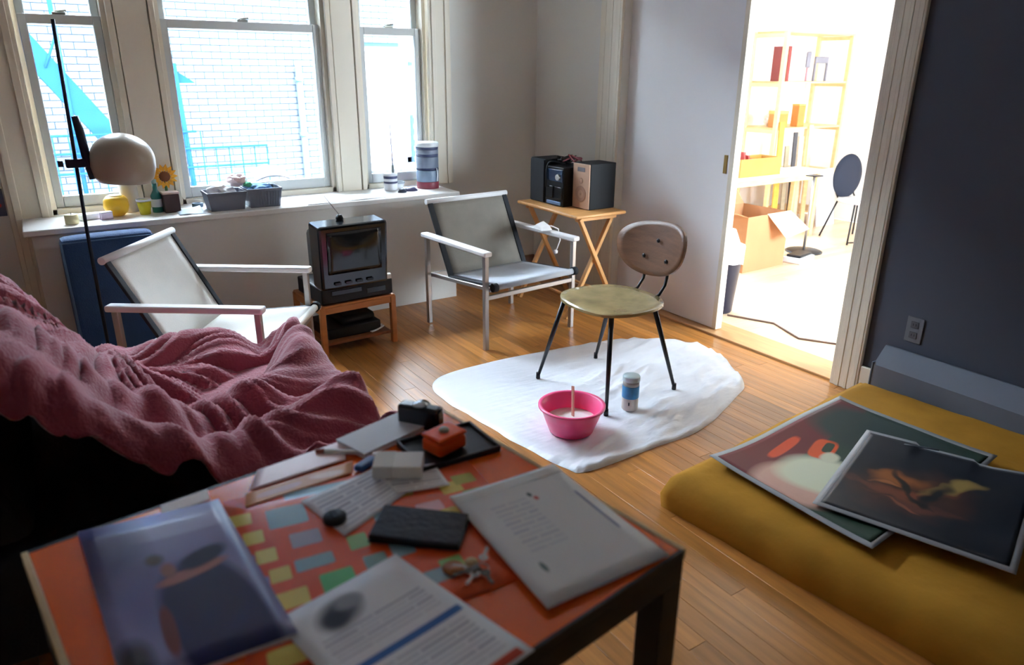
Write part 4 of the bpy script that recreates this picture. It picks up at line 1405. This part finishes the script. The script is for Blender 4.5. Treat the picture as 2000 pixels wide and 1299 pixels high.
GREYT = mat('grey_plastic_tub', (112, 118, 132), .5, var=.06)
def tub(x, y, w, d_, h, label):
    t = on_sill('plastic_tub', label, 'tub', x, y, .0)
    a, c = w / 2, d_ / 2
    k = .86
    b = MB()
    th = .004
    # outer wall, lip, inner wall, floor as one open box
    ring = lambda s_, z_, off=0: [b.bm.verts.new((sx * (a * s_ - off), sy * (c * s_ - off), z_)) for sx, sy in ((-1, -1), (1, -1), (1, 1), (-1, 1))]
    rs = [ring(k, 0), ring(1, h), ring(1.03, h), ring(1.03, h - .012), ring(1.0, h - .012)]
    rs2 = [ring(k, .004, th), ring(1, h, th)]
    def band(p, q):
        for i in range(4):
            b.bm.faces.new((p[i], p[(i + 1) % 4], q[(i + 1) % 4], q[i]))
    band(rs[0], rs[4]); band(rs[4], rs[3]); band(rs[3], rs[2]); band(rs[2], rs2[1]); band(rs2[1], rs2[0])
    b.bm.faces.new(rs[0][::-1]); b.bm.faces.new(rs2[0])
    b.build('tub_body', GREYT, t)
    return t


t1 = tub(.855, 4.255, .205, .16, .10, 'smooth grey plastic tub heaped with crumpled white paper on the sill')
t2 = tub(1.062, 4.262, .19, .16, .105, 'ribbed grey plastic tub with blue things on the sill')
for i in range(11):
    x_ = -.078 + i * .0156
    MB().bar((x_ * .9, -.0705, .008), (x_ * 1.02, -.081, .088), .005, .004).build('rib', GREYT, t2)


def crumple(name, label, x, y, z_, r_, m_, sd_, sq=.6, cat='paper', group=None):
    b = MB()
    bmesh.ops.create_icosphere(b.bm, subdivisions=3, radius=1)
    for q in b.bm.verts:
        p = q.co.copy()
        k = 1 + .35 * noise.noise(p * 1.8 + Vector((sd_, 0, 0))) + .12 * noise.noise(p * 5 + Vector((0, sd_, 0)))
        q.co = Vector((p.x * r_ * k, p.y * r_ * k * .8, p.z * r_ * k * sq))
    return tag(b.build(name, m_, loc=(x, y, z_)), label, cat, group)


crumple('crumpled_paper', 'crumpled white paper heaped in the smooth grey tub', .84, 4.255, SZ + .095, .075, PAPER, 1)
crumple('crumpled_paper', 'pink tinged crumpled paper ball between the two grey tubs', .94, 4.285, SZ + .150, .055, mat('pinkish_paper_and_sheen', (224, 200, 204), .35), 5)
crumple('blue_rag', 'blue rag stuffed in the ribbed grey tub', 1.06, 4.26, SZ + .095, .07, mat('blue_rag', (84, 130, 176), .8), 9, .5, 'rag')
crumple('green_rag', 'small green rag at the edge of the ribbed tub', .985, 4.235, SZ + .128, .024, mat('green_rag', (90, 176, 130), .8), 12, .6, 'rag')
tag(MB().grid(lambda u, v: Vector((1.05 + .20 * u, 4.30 + .12 * v, SZ + .130 + .05 * u * (1 - u) * 2 + .05 * v)), 10, 8, thick=.002).build('open_leaflet', print_mat('leaflet_print', (214, 214, 226), [(.7, .3, .25, .1, 0, (150, 140, 190), 4, .4)], .6)), 'lilac printed leaflet sticking out of the ribbed tub', 'leaflet')
tag(MB().grid(lambda u, v: Vector((.60 + .13 * u, 4.16 + .15 * v, SZ + .003 + .003 * math.sin(6 * u) + .02 * u * v)), 10, 8, thick=.002).build('loose_paper', mat('pale_blue_paper', (206, 220, 230), .7)), 'pale blue sheet lying on the sill left of the tubs', 'paper')
tp = on_sill('tape_roll', 'dark roll of tape lying on the sill behind the loose sheet', 'tape', .735, 4.40)
MB().lathe([(.018, 0), (.03, 0), (.03, .02), (.018, .02), (.018, 0)], 24, cap=False, smooth=False).build('tape_ring', mat('slate_tape', (70, 96, 116), .4), tp)
tag(MB().grid(lambda u, v: Vector((1.28 + .50 * u, 4.118 + .2 * v + .02 * u, SZ + .003 + .002 * math.sin(11 * u))), 16, 8, thick=.001).build('paper_sheet', PAPER), 'long white sheet of paper on the sill right of the tubs', 'paper')
# tall tub stack at the right end
bt = on_sill('paint_tub', 'tall blue grey paint tub with dark bands and white lid', 'paint tub', 2.175, 4.36)
TB = [(0, .045, (128, 52, 66)), (.046, .118, (122, 142, 164)), (.119, .134, (34, 46, 80)), (.135, .205, (118, 130, 150)), (.206, .222, (74, 84, 118)), (.223, .25, (128, 138, 156)), (.251, .268, (64, 72, 104))]
for i, (a, c, col) in enumerate(TB):
    MB().lathe([(.072, a), (.0735, a + .003), (.0735, c - .003), (.072, c)], 36).build('band', mat('tub_band_%d' % i, col, .45, var=.12, vscale=14), bt)
MB().lathe([(.074, .268), (.0775, .271), (.0775, .292), (.071, .298), (.0, .298)], 36, cap=False).build('lid', mat('white_lid', (220, 226, 232), .4), bt)
MB().tube([(.03, -.0745, .05), (.035, -.078, .09), (.03, -.0745, .135)], .004, 8).build('handle', mat('white_lid', (220, 226, 232)), bt)
pc = on_sill('paint_pot', 'small white paint pot with two dark bands on the sill', 'paint pot', 1.925, 4.40)
WHP = mat('white_pot', (224, 226, 230), .4)
MB().lathe([(.042, 0), (.044, .003), (.044, .098), (.042, .10)], 28).build('pot_body', WHP, pc)
for a, c in ((.045, .058), (.075, .092)):
    MB().lathe([(.0445, a), (.0448, a + .002), (.0448, c - .002), (.0445, c)], 28).build('band', mat('pot_band', (64, 70, 104), .45), pc)
MB().lathe([(.046, .10), (.046, .108), (.0, .109)], 28, cap=False).build('lid', WHP, pc)
br = thing('paint_brush', 'long thin paint brush standing on the small paint pot', 'brush', (1.945, 4.40, SZ + .110), 0)
MB().tube([(0, 0, 0.0), (.0, 0, .05)], [.010, .008], 10).build('bristles', mat('grey_bristle', (140, 150, 150), .8), br)
MB().tube([(0, 0, .05), (-.004, .004, .30)], [.005, .003], 8).build('handle', mat('lilac_handle', (150, 140, 170), .4), br)
for i, (x_, y_, r_, col, lab) in enumerate(((1.945, 4.27, .028, (60, 66, 84), 'small dark jar lid on the sill before the paint pot'), (2.025, 4.31, .045, (74, 72, 100), 'upturned dark saucer on the sill beside the tall tub'))):
    t = on_sill('jar_lid' if i == 0 else 'saucer', lab, 'lid' if i == 0 else 'saucer', x_, y_)
    MB().lathe([(.0, 0), (r_, 0), (r_ * 1.0, .004), (r_ * .6, .022), (.0, .024)], 24, cap=False).build('dish', mat('dark_dish_%d' % i, col, .4), t)
rs_ = on_sill('rag_pot', 'low white dish with grey rim behind the dark saucer', 'dish', 2.00, 4.45)
MB().lathe([(.0, 0), (.03, 0), (.042, .03), (.038, .03), (.027, .006), (.0, .005)], 24, cap=False).build('dish', WHP, rs_)
MB().lathe([(.040, .0305), (.045, .033), (.045, .042), (.036, .042)], 24, cap=False).build('rim', mat('grey_rim', (150, 160, 166), .5), rs_)
# left end: yellow bowl, lime cup, bottle, brown box, orange flower, candle, white box
yb = on_sill('yellow_bowl', 'round yellow pumpkin shaped bowl with open side on the sill', 'bowl', .322, 4.33)
YELP = mat('sunny_yellow_ceramic', (244, 192, 40), .35, var=.06)
prof = [(.0, 0), (.03, 0), (.052, .02), (.062, .05), (.058, .085), (.042, .105), (.036, .104), (.05, .083), (.054, .05), (.046, .024), (.028, .008), (.0, .008)]
b = MB(); b.lathe(prof, 30, cap=False); b.build('bowl', YELP, yb)
MB().lathe([(.0, .092), (.03, .094), (.040, .100), (.03, .108), (.0, .111)], 24, mtx=Matrix.Translation((0, 0, .002)), cap=False).build('cream_top', mat('cream_top', (250, 226, 160), .5), yb)
lb = on_sill('lilac_box', 'small lilac white box before the yellow bowl', 'box', .262, 4.25, .2)
MB().box(-.028, .028, -.018, .018, 0, .035, bev=.003).build('carton', mat('lilac_card', (218, 206, 232), .6), lb)
MB().box(-.0285, .0285, -.0185, .0185, .0352, .040, bev=.002).build('lid', PAPER, lb)
lc = on_sill('lime_cup', 'lime yellow plastic cup with white rim on the sill', 'cup', .452, 4.30)
MB().lathe([(.0, 0), (.026, 0), (.036, .075), (.033, .075), (.024, .004), (.0, .004)], 26, cap=False).build('cup', mat('lime_plastic', (226, 218, 50), .35), lc)
MB().lathe([(.037, .070), (.038, .072), (.038, .082), (.034, .082), (.034, .070)], 26, cap=False).build('rim', WHP, lc)
gb = on_sill('green_bottle', 'teal green glass bottle between lime cup and brown box', 'bottle', .520, 4.335)
TEAL = mat('teal_bottle', (40, 120, 112), .2, coat=.4)
MB().lathe([(.0, 0), (.027, 0), (.028, .006), (.028, .09), (.012, .12), (.011, .155), (.0, .155)], 26, cap=False).build('bottle_body', TEAL, gb)
MB().lathe([(.013, .155), (.013, .175), (.0, .176)], 18, cap=False).build('stopper', mat('pale_stopper', (150, 180, 170), .4), gb)
MB().lathe([(.0285, .03), (.0288, .032), (.0288, .07), (.0285, .072)], 26).build('label_band', mat('white_lid', (220, 226, 232)), gb)
bb = on_sill('brown_box', 'dark brown tin box with pale lid on the sill', 'box', .585, 4.30, .05)
MB().box(-.040, .040, -.032, .032, 0, .098, bev=.004).build('tin_body', mat('dark_brown_tin', (66, 38, 36), .4, var=.15, vscale=20), bb)
MB().box(-.042, .042, -.034, .034, .0982, .110, bev=.003).build('lid', mat('pale_tin_lid', (196, 172, 160), .4), bb)
of = on_sill('sunflower_ornament', 'orange yellow sunflower ornament standing by the mullion', 'ornament', .590, 4.435)
FLW = mat('sunflower_orange', (238, 166, 28), .5, var=.1)
MB().lathe([(.0, 0), (.034, 0), (.036, .006), (.02, .016), (.008, .02)], 20, cap=False).build('foot', FLW, of)
MB().tube([(0, 0, .015), (0, 0, .15)], .007, 8).build('stem', mat('green_stem', (70, 120, 60), .6), of)
RX90 = Matrix.Translation((0, -.006, .175)) @ Matrix.Rotation(PI / 2, 4, 'X')
MB().lathe([(.0, .006), (.026, .005), (.03, .0), (.026, -.005), (.0, -.006)], 20, mtx=RX90, cap=False).build('flower_disc', mat('sunflower_brown', (120, 66, 26), .7), of)
for k in range(14):
    a = 2 * PI * k / 14
    m2 = RX90 @ Matrix.Rotation(a, 4, 'Z')
    MB().hull8([tuple(m2 @ Vector(v)) for v in ((.024, -.007, -.002), (.044, -.013, -.002), (.070, 0, -.001), (.044, .013, -.002), (.024, -.006, .003), (.044, -.011, .004), (.068, 0, .001), (.044, .011, .004))]).build('petal', FLW, of)
cn = on_sill('pillar_candle', 'stubby cream candle at the left end of the sill', 'candle', .105, 4.21)
MB().lathe([(.0, 0), (.03, 0), (.032, .004), (.031, .045), (.024, .048), (.0, .044)], 24, cap=False).build('wax', mat('cream_wax', (232, 222, 176), .5), cn)
MB().tube([(0, 0, .043), (.002, 0, .055)], .0015, 6).build('wick', BLACKP, cn)
wp = on_sill('white_packet', 'flat white packet on the sill near the candle', 'packet', .19, 4.30, .3)
MB().box(-.05, .05, -.03, .03, 0, .03, bev=.006).build('packet_body', PAPER, wp)
wt = on_sill('white_canister', 'white cylindrical canister behind the yellow bowl', 'canister', .40, 4.43)
MB().lathe([(.0, 0), (.044, 0), (.046, .004), (.046, .19), (.0, .19)], 28, cap=False).build('canister_body', mat('cream_canister', (226, 216, 204), .45), wt)
MB().lathe([(.047, .188), (.048, .192), (.048, .206), (.0, .208)], 28, cap=False).build('lid', WHP, wt)

# ------------------------------------------------------------------ studio beyond the sliding door
PINEL = mat('pale_pine', (226, 190, 138), .5, var=.12, vscale=3, stretch=(3, 3, 9))
bc = thing('pine_bookcase', 'pale pine open shelving unit against the bright studio wall', 'bookcase', (5.80, 4.43, 0), 0)
for x_ in (0.0, 0.98):
    for y_ in (0.0, .36):
        MB().box(x_, x_ + .035, y_, y_ + .04, 0, 1.80, bev=.003).build('upright', PINEL, bc)
    for z_ in (.10, .50, .93, 1.34, 1.765):
        MB().box(x_ + .005, x_ + .03, .04, .36, z_ - .018, z_ + .018, bev=.002).build('rung', PINEL, bc)
for z_ in (.12, .52, .945, 1.355, 1.785):
    MB().box(.036, .979, .005, .395, z_, z_ + .018, bev=.002).build('shelf', PINEL, bc)
def in_case(name, label, cat, x, y, z_, rz=0):
    return thing(name, label, cat, (5.80 + x, 4.43 + y, z_ + .0185), rz)


rb = in_case('red_book', 'tall dark red book standing on the pine shelving unit', 'book', .085, .10, 1.355)
MB().box(-.02, .02, -.085, .085, 0, .30, bev=.002).build('cover', mat('dark_red_cloth', (132, 52, 46), .6), rb)
MB().box(-.016, .016, -.080, .0875, .006, .294).build('page_block', PAPER, rb)
for i, (x_, h_, lab) in enumerate(((.42, .26, 'slim grey bookend standing on the upper pine shelf'), (.62, .22, 'grey arch shaped bookend on the upper pine shelf'))):
    t = in_case('bookend', lab, 'bookend', x_, .06, 1.355)
    GB = mat('grey_bookend', (120, 118, 128), .5)
    if i == 0:
        MB().box(-.03, .03, -.01, .01, .12, h_, bev=.008).build('plate', GB, t)
        MB().box(-.008, .008, -.01, .01, .0, .12, bev=.003).build('stem', mat('pink_stem', (186, 140, 150), .5), t)
    else:
        MB().box(-.10, .10, -.01, .01, .16, h_, bev=.006).build('arch_top', GB, t)
        for sx in (-1, 1):
            MB().box(sx * .09 - .01, sx * .09 + .01, -.01, .01, 0, .161, bev=.003).build('arch_leg', GB, t)
wbx = in_case('wooden_box', 'small honey wooden box on the middle pine shelf', 'box', .13, .09, .945, .1)
MB().box(-.07, .07, -.06, .06, 0, .12, bev=.003).build('box_body', mat('honey_box', (196, 130, 62), .5, var=.15), wbx)
MB().box(-.072, .072, -.062, .062, .1202, .15, bev=.003).build('lid', mat('honey_lid', (220, 170, 90), .5), wbx)
crumple('cloth_bundle', 'white cloth bundle on the middle pine shelf', 5.98, 4.66, 1.03, .07, mat('white_cloth', (232, 226, 222), .8), 21, .8, 'cloth')
wb2 = in_case('wooden_box', 'narrow upright wooden box in the middle of the pine shelf', 'box', .42, .09, .945, 0)
MB().box(-.05, .05, -.04, .04, 0, .19, bev=.003).build('box_body', mat('honey_box', (196, 130, 62)), wb2)
MB().box(-.052, .052, -.042, .042, .1902, .205, bev=.002).build('lid', mat('honey_lid', (220, 170, 90)), wb2)
# work table
DKW = mat('white_laminate', (232, 228, 222), .4)
wk = thing('work_table', 'long white topped work table with pine legs in the studio', 'table', (5.32, 4.20, 0), 0)
MB().box(-.80, .78, -.15, .15, .585, .612, bev=.003).build('tabletop', DKW, wk)
for x_ in (-.72, .70):
    for y_ in (-.115, .115):
        MB().box(x_ - .022, x_ + .022, y_ - .022, y_ + .022, 0, .585, bev=.003).build('leg', PINEL, wk)
MB().box(-.70, .68, -.12, -.10, .53, .585, bev=.002).build('apron', PINEL, wk)
MB().box(-.70, .68, .10, .12, .53, .585, bev=.002).build('apron', PINEL, wk)
pb = thing('pine_tray_box', 'low wooden tray box full of red papers on the work table', 'box', (5.20, 4.18, .6125), .0)
for a in ((-.26, .26, -.11, -.098), (-.26, .26, .098, .11), (-.26, -.248, -.098, .098), (.248, .26, -.098, .098)):
    MB().box(*a, 0.008, .15, bev=.002).build('side', mat('ochre_wood', (188, 140, 66), .5, var=.15), pb)
MB().box(-.26, .26, -.11, .11, 0, .008).build('bottom', mat('ochre_wood', (188, 140, 66)), pb)
for i in range(6):
    x_ = 5.03 + i * .06
    tag(MB().hull8([(x_, 4.10, .622), (x_ + .02, 4.10, .622), (x_ + .02, 4.26, .622), (x_, 4.26, .622), (x_ - .04, 4.10, .82 - .03 * i), (x_ - .02, 4.10, .82 - .03 * i), (x_ - .02, 4.26, .82 - .03 * i), (x_ - .04, 4.26, .82 - .03 * i)]).build('red_folder', mat('dull_red_card', (176, 66, 62) if i % 2 == 0 else (176, 66, 62), .6)),
        'dull red folder filed in the low wooden tray box', 'folder', 'red folders in the tray box')
for i, (x_, y_, w_, h_, rz) in enumerate(((5.62, 4.18, .22, .018, .1), (5.74, 4.16, .16, .012, -.2))):
    t = thing('paper_stack', ('thick stack of white paper beside the tray box', 'thin stack of paper at the end of the work table')[i], 'paper', (x_ + i * .12, y_, .6125), rz)
    MB().box(-w_ / 2, w_ / 2, -.1, .1, 0, h_, bev=.002).build('sheets', PAPER, t)
    MB().box(-w_ / 2 + .01, w_ / 2 - .02, -.09, .08, h_ + .0002, h_ + .008, bev=.002).build('top_folder', mat('cream_folder', (226, 206, 180) if i else (220, 216, 214), .6), t)
# boards leaning on the shelving
for i, (x_, h_, w_, col, lab) in enumerate(((5.86, 1.02, .07, (214, 156, 62), 'honey pine board leaning on the shelving'), (5.98, .80, .06, (150, 136, 110), 'short drab board leaning on the shelving'), (6.08, .92, .05, (64, 62, 66), 'dark narrow board leaning on the shelving'),
                                           (6.17, .88, .07, (196, 184, 160), 'pale wide board leaning on the shelving'), (6.30, .98, .06, (226, 200, 150), 'cream pine board leaning on the shelving'))):
    b = MB()
    b.hull8([(-w_ / 2, 0, 0), (w_ / 2, 0, 0), (w_ / 2, .016, 0), (-w_ / 2, .016, 0), (-w_ / 2, .045, h_), (w_ / 2, .045, h_), (w_ / 2, .061, h_), (-w_ / 2, .061, h_)], bev=.002)
    tag(b.build('timber_board', mat('board_%d' % i, col, .6, var=.15, vscale=3, stretch=(3, 3, 9)), loc=(x_, 4.363, 0)), lab, 'board')
# big carton with open flaps
CARD = mat('brown_cardboard', (172, 122, 82), .8, var=.06)
CARDI = mat('pale_cardboard', (214, 176, 150), .8, var=.05)
cbx = thing('cardboard_carton', 'big brown cardboard carton with flaps open on the studio floor', 'carton', (4.63, 3.72, 0), .03)
w_, d_, h_, th = .25, .22, .43, .005
for a in ((-w_, w_, -d_, -d_ + th), (-w_, w_, d_ - th, d_), (-w_, -w_ + th, -d_ + th, d_ - th), (w_ - th, w_, -d_ + th, d_ - th)):
    MB().box(*a, .005, h_).build('side', CARD, cbx)
MB().box(-w_, w_, -d_, d_, 0, .005).build('bottom', CARD, cbx)
MB().hull8([(-.02, -d_, h_), (w_ + .02, -d_, h_), (w_ + .02, -d_ + .005, h_ + .004), (-.02, -d_ + .005, h_ + .004), (.06, -d_ - .13, h_ - .17), (w_ + .10, -d_ - .13, h_ - .13), (w_ + .10, -d_ - .125, h_ - .125), (.06, -d_ - .125, h_ - .165)]).build('front_flap', CARDI, cbx)
MB().hull8([(-w_, d_ - .005, h_), (w_, d_ - .005, h_), (w_, d_, h_), (-w_, d_, h_), (-w_, d_ + .08, h_ + .10), (w_, d_ + .08, h_ + .10), (w_, d_ + .085, h_ + .10), (-w_, d_ + .085, h_ + .10)]).build('back_flap', CARD, cbx)
MB().hull8([(-w_, -d_, h_), (-w_ + .005, -d_, h_), (-w_ + .005, d_, h_), (-w_, d_, h_), (-w_ - .14, -d_, h_ + .04), (-w_ - .135, -d_, h_ + .045), (-w_ - .135, d_, h_ + .045), (-w_ - .14, d_, h_ + .04)]).build('side_flap', CARD, cbx)
MB().hull8([(w_ - .005, -d_, h_), (w_, -d_, h_), (w_, d_, h_), (w_ - .005, d_, h_), (w_ + .12, -d_, h_ - .06), (w_ + .125, -d_, h_ - .06), (w_ + .125, d_, h_ - .06), (w_ + .12, d_, h_ - .06)]).build('side_flap', CARD, cbx)
# waste bin
bn = thing('waste_bin', 'slim black waste bin with white liner just inside the doorway', 'bin', (3.535, 2.965, 0), 0)
NAVY = mat('navy_black_plastic', (20, 26, 48), .4, var=.1)
MB().lathe([(.0, 0), (.075, 0), (.082, .01), (.115, .42), (.118, .425), (.112, .425), (.078, .015), (.0, .012)], 32, cap=False).build('bin_body', NAVY, bn)
b = MB()
prof = [(.1195, .33), (.121, .40), (.122, .432), (.10, .44), (.08, .40)]
b.lathe(prof, 32, cap=False)
for q in b.bm.verts:
    q.co += Vector((.01 * noise.noise(q.co * 30), .01 * noise.noise(q.co * 30 + Vector((9, 0, 0))), .02 * noise.noise(q.co * 16)))
ln = b.build('liner', mat('white_liner', (236, 236, 240), .4), bn)
MB().hull8([(-.07, -.06, .40), (.08, -.08, .40), (.09, .05, .40), (-.05, .07, .40), (-.03, -.03, .56), (.04, -.04, .54), (.05, .03, .50), (-.02, .03, .55)], bev=.01).build('paper_waste', PAPER, bn)
# chair with round navy back
rc = thing('round_back_chair', 'wire legged chair with round navy blue back in the studio', 'chair', (6.17, 3.86, 0), -.35)
b = MB()
b.lathe([(.0, .018), (.14, .016), (.185, .006), (.19, 0), (.185, -.008), (.14, -.014), (.0, -.016)], 36, mtx=Matrix.Translation((.06, .10, .56)) @ Matrix.Rotation(math.radians(38), 4, 'Y') @ Matrix.Rotation(math.radians(72), 4, 'X') @ Matrix.Diagonal((.85, 1.15, 1, 1)), cap=False)
b.build('backrest', mat('navy_cushion', (10, 18, 38), .8, var=.08), rc)
b = MB()
b.lathe([(.0, .02), (.16, .018), (.175, .0), (.16, -.016), (.0, -.018)], 32, mtx=Matrix.Translation((.06, -.08, .36)), cap=False)
b.build('seat', mat('white_seat', (230, 230, 232), .5), rc)
for (ax, ay), (bx_, by_) in (((-.05, -.20), (-.12, -.27)), ((.17, -.20), (.24, -.27)), ((-.05, .04), (-.12, .13)), ((.17, .04), (.24, .13))):
    MB().tube([(ax, ay, .345), (bx_, by_, .0)], .008, 8).build('leg', BLKMET, rc)
for sx in (-.03, .15):
    MB().tube([(sx, .05, .35), (sx, .10, .40), (sx, .117, .52)], .008, 8).build('back_support', BLKMET, rc)
MB().tube([(-.12, -.27, .02), (.24, -.27, .02)], .006, 8).build('stretcher', BLKMET, rc)
# white board on the floor behind, stand with black foot, shoes tray
tag(MB().hull8([(6.45, 4.30, 0), (6.74, 4.30, 0), (6.74, 4.315, 0), (6.45, 4.315, 0), (6.45, 4.398, .55), (6.74, 4.398, .55), (6.74, 4.413, .55), (6.45, 4.413, .55)], bev=.002).build('foam_board', mat('grey_white_board', (206, 206, 212), .7)), 'pale grey foam board leaning by the navy chair', 'board')
sd_ = thing('pole_stand', 'thin steel pole on a flat black foot before the work table', 'stand', (5.42, 3.70, 0), 0)
MB().lathe([(.0, 0), (.15, 0), (.152, .006), (.14, .014), (.02, .022), (.0, .022)], 32, cap=False).build('foot', BLKMET, sd_)
MB().tube([(0, 0, .02), (0, 0, .64)], .011, 10).build('pole', STEEL, sd_)
MB().box(-.05, .05, -.05, .05, .64, .65, bev=.003).build('top_plate', BLKMET, sd_)
sh = thing('shoe_tray', 'low white tray with a dark inside near the carton', 'tray', (5.10, 3.52, 0), .2)
MB().box(-.13, .13, -.08, .08, 0, .045, bev=.01).build('tray_body', WHP, sh)
MB().box(-.10, .12, -.06, .06, .0452, .065, bev=.01).build('dark_slipper', BLKMET, sh)
tag(MB().tube([(3.50, 2.86, .006), (3.62, 2.60, .006), (3.52, 2.35, .006), (3.64, 2.15, .006), (3.56, 1.9, .006), (3.5, 1.5, .006)], .006, 6).build('floor_cable', mat('grey_cable', (120, 96, 86), .5)), 'grey cable snaking over the studio floor inside the doorway', 'cable')

# postcard on the dark wall left of the windows
pcd = thing('postcard', 'small dark postcard with white and red spots pinned left of the window casing', 'postcard', (-.215, WIN_Y - .001, .80), 0)
MB().grid(lambda u, v: Vector((-.05 + .10 * u, -.002 - .006 * v, -.07 + .14 * v)), 6, 6).build('card', print_mat('postcard_print', (70, 78, 96), [(.35, .72, .3, .16, 0, (214, 204, 206), 2, .5), (.72, .40, .12, .08, 0, (214, 60, 60), 2, .5)], .5), pcd)
MB().lathe([(.0, 0), (.004, .001), (.004, .004), (.0, .005)], 10, mtx=Matrix.Translation((0, -.008, .06)) @ Matrix.Rotation(PI / 2, 4, 'X'), cap=False).build('pin', STEEL, pcd)
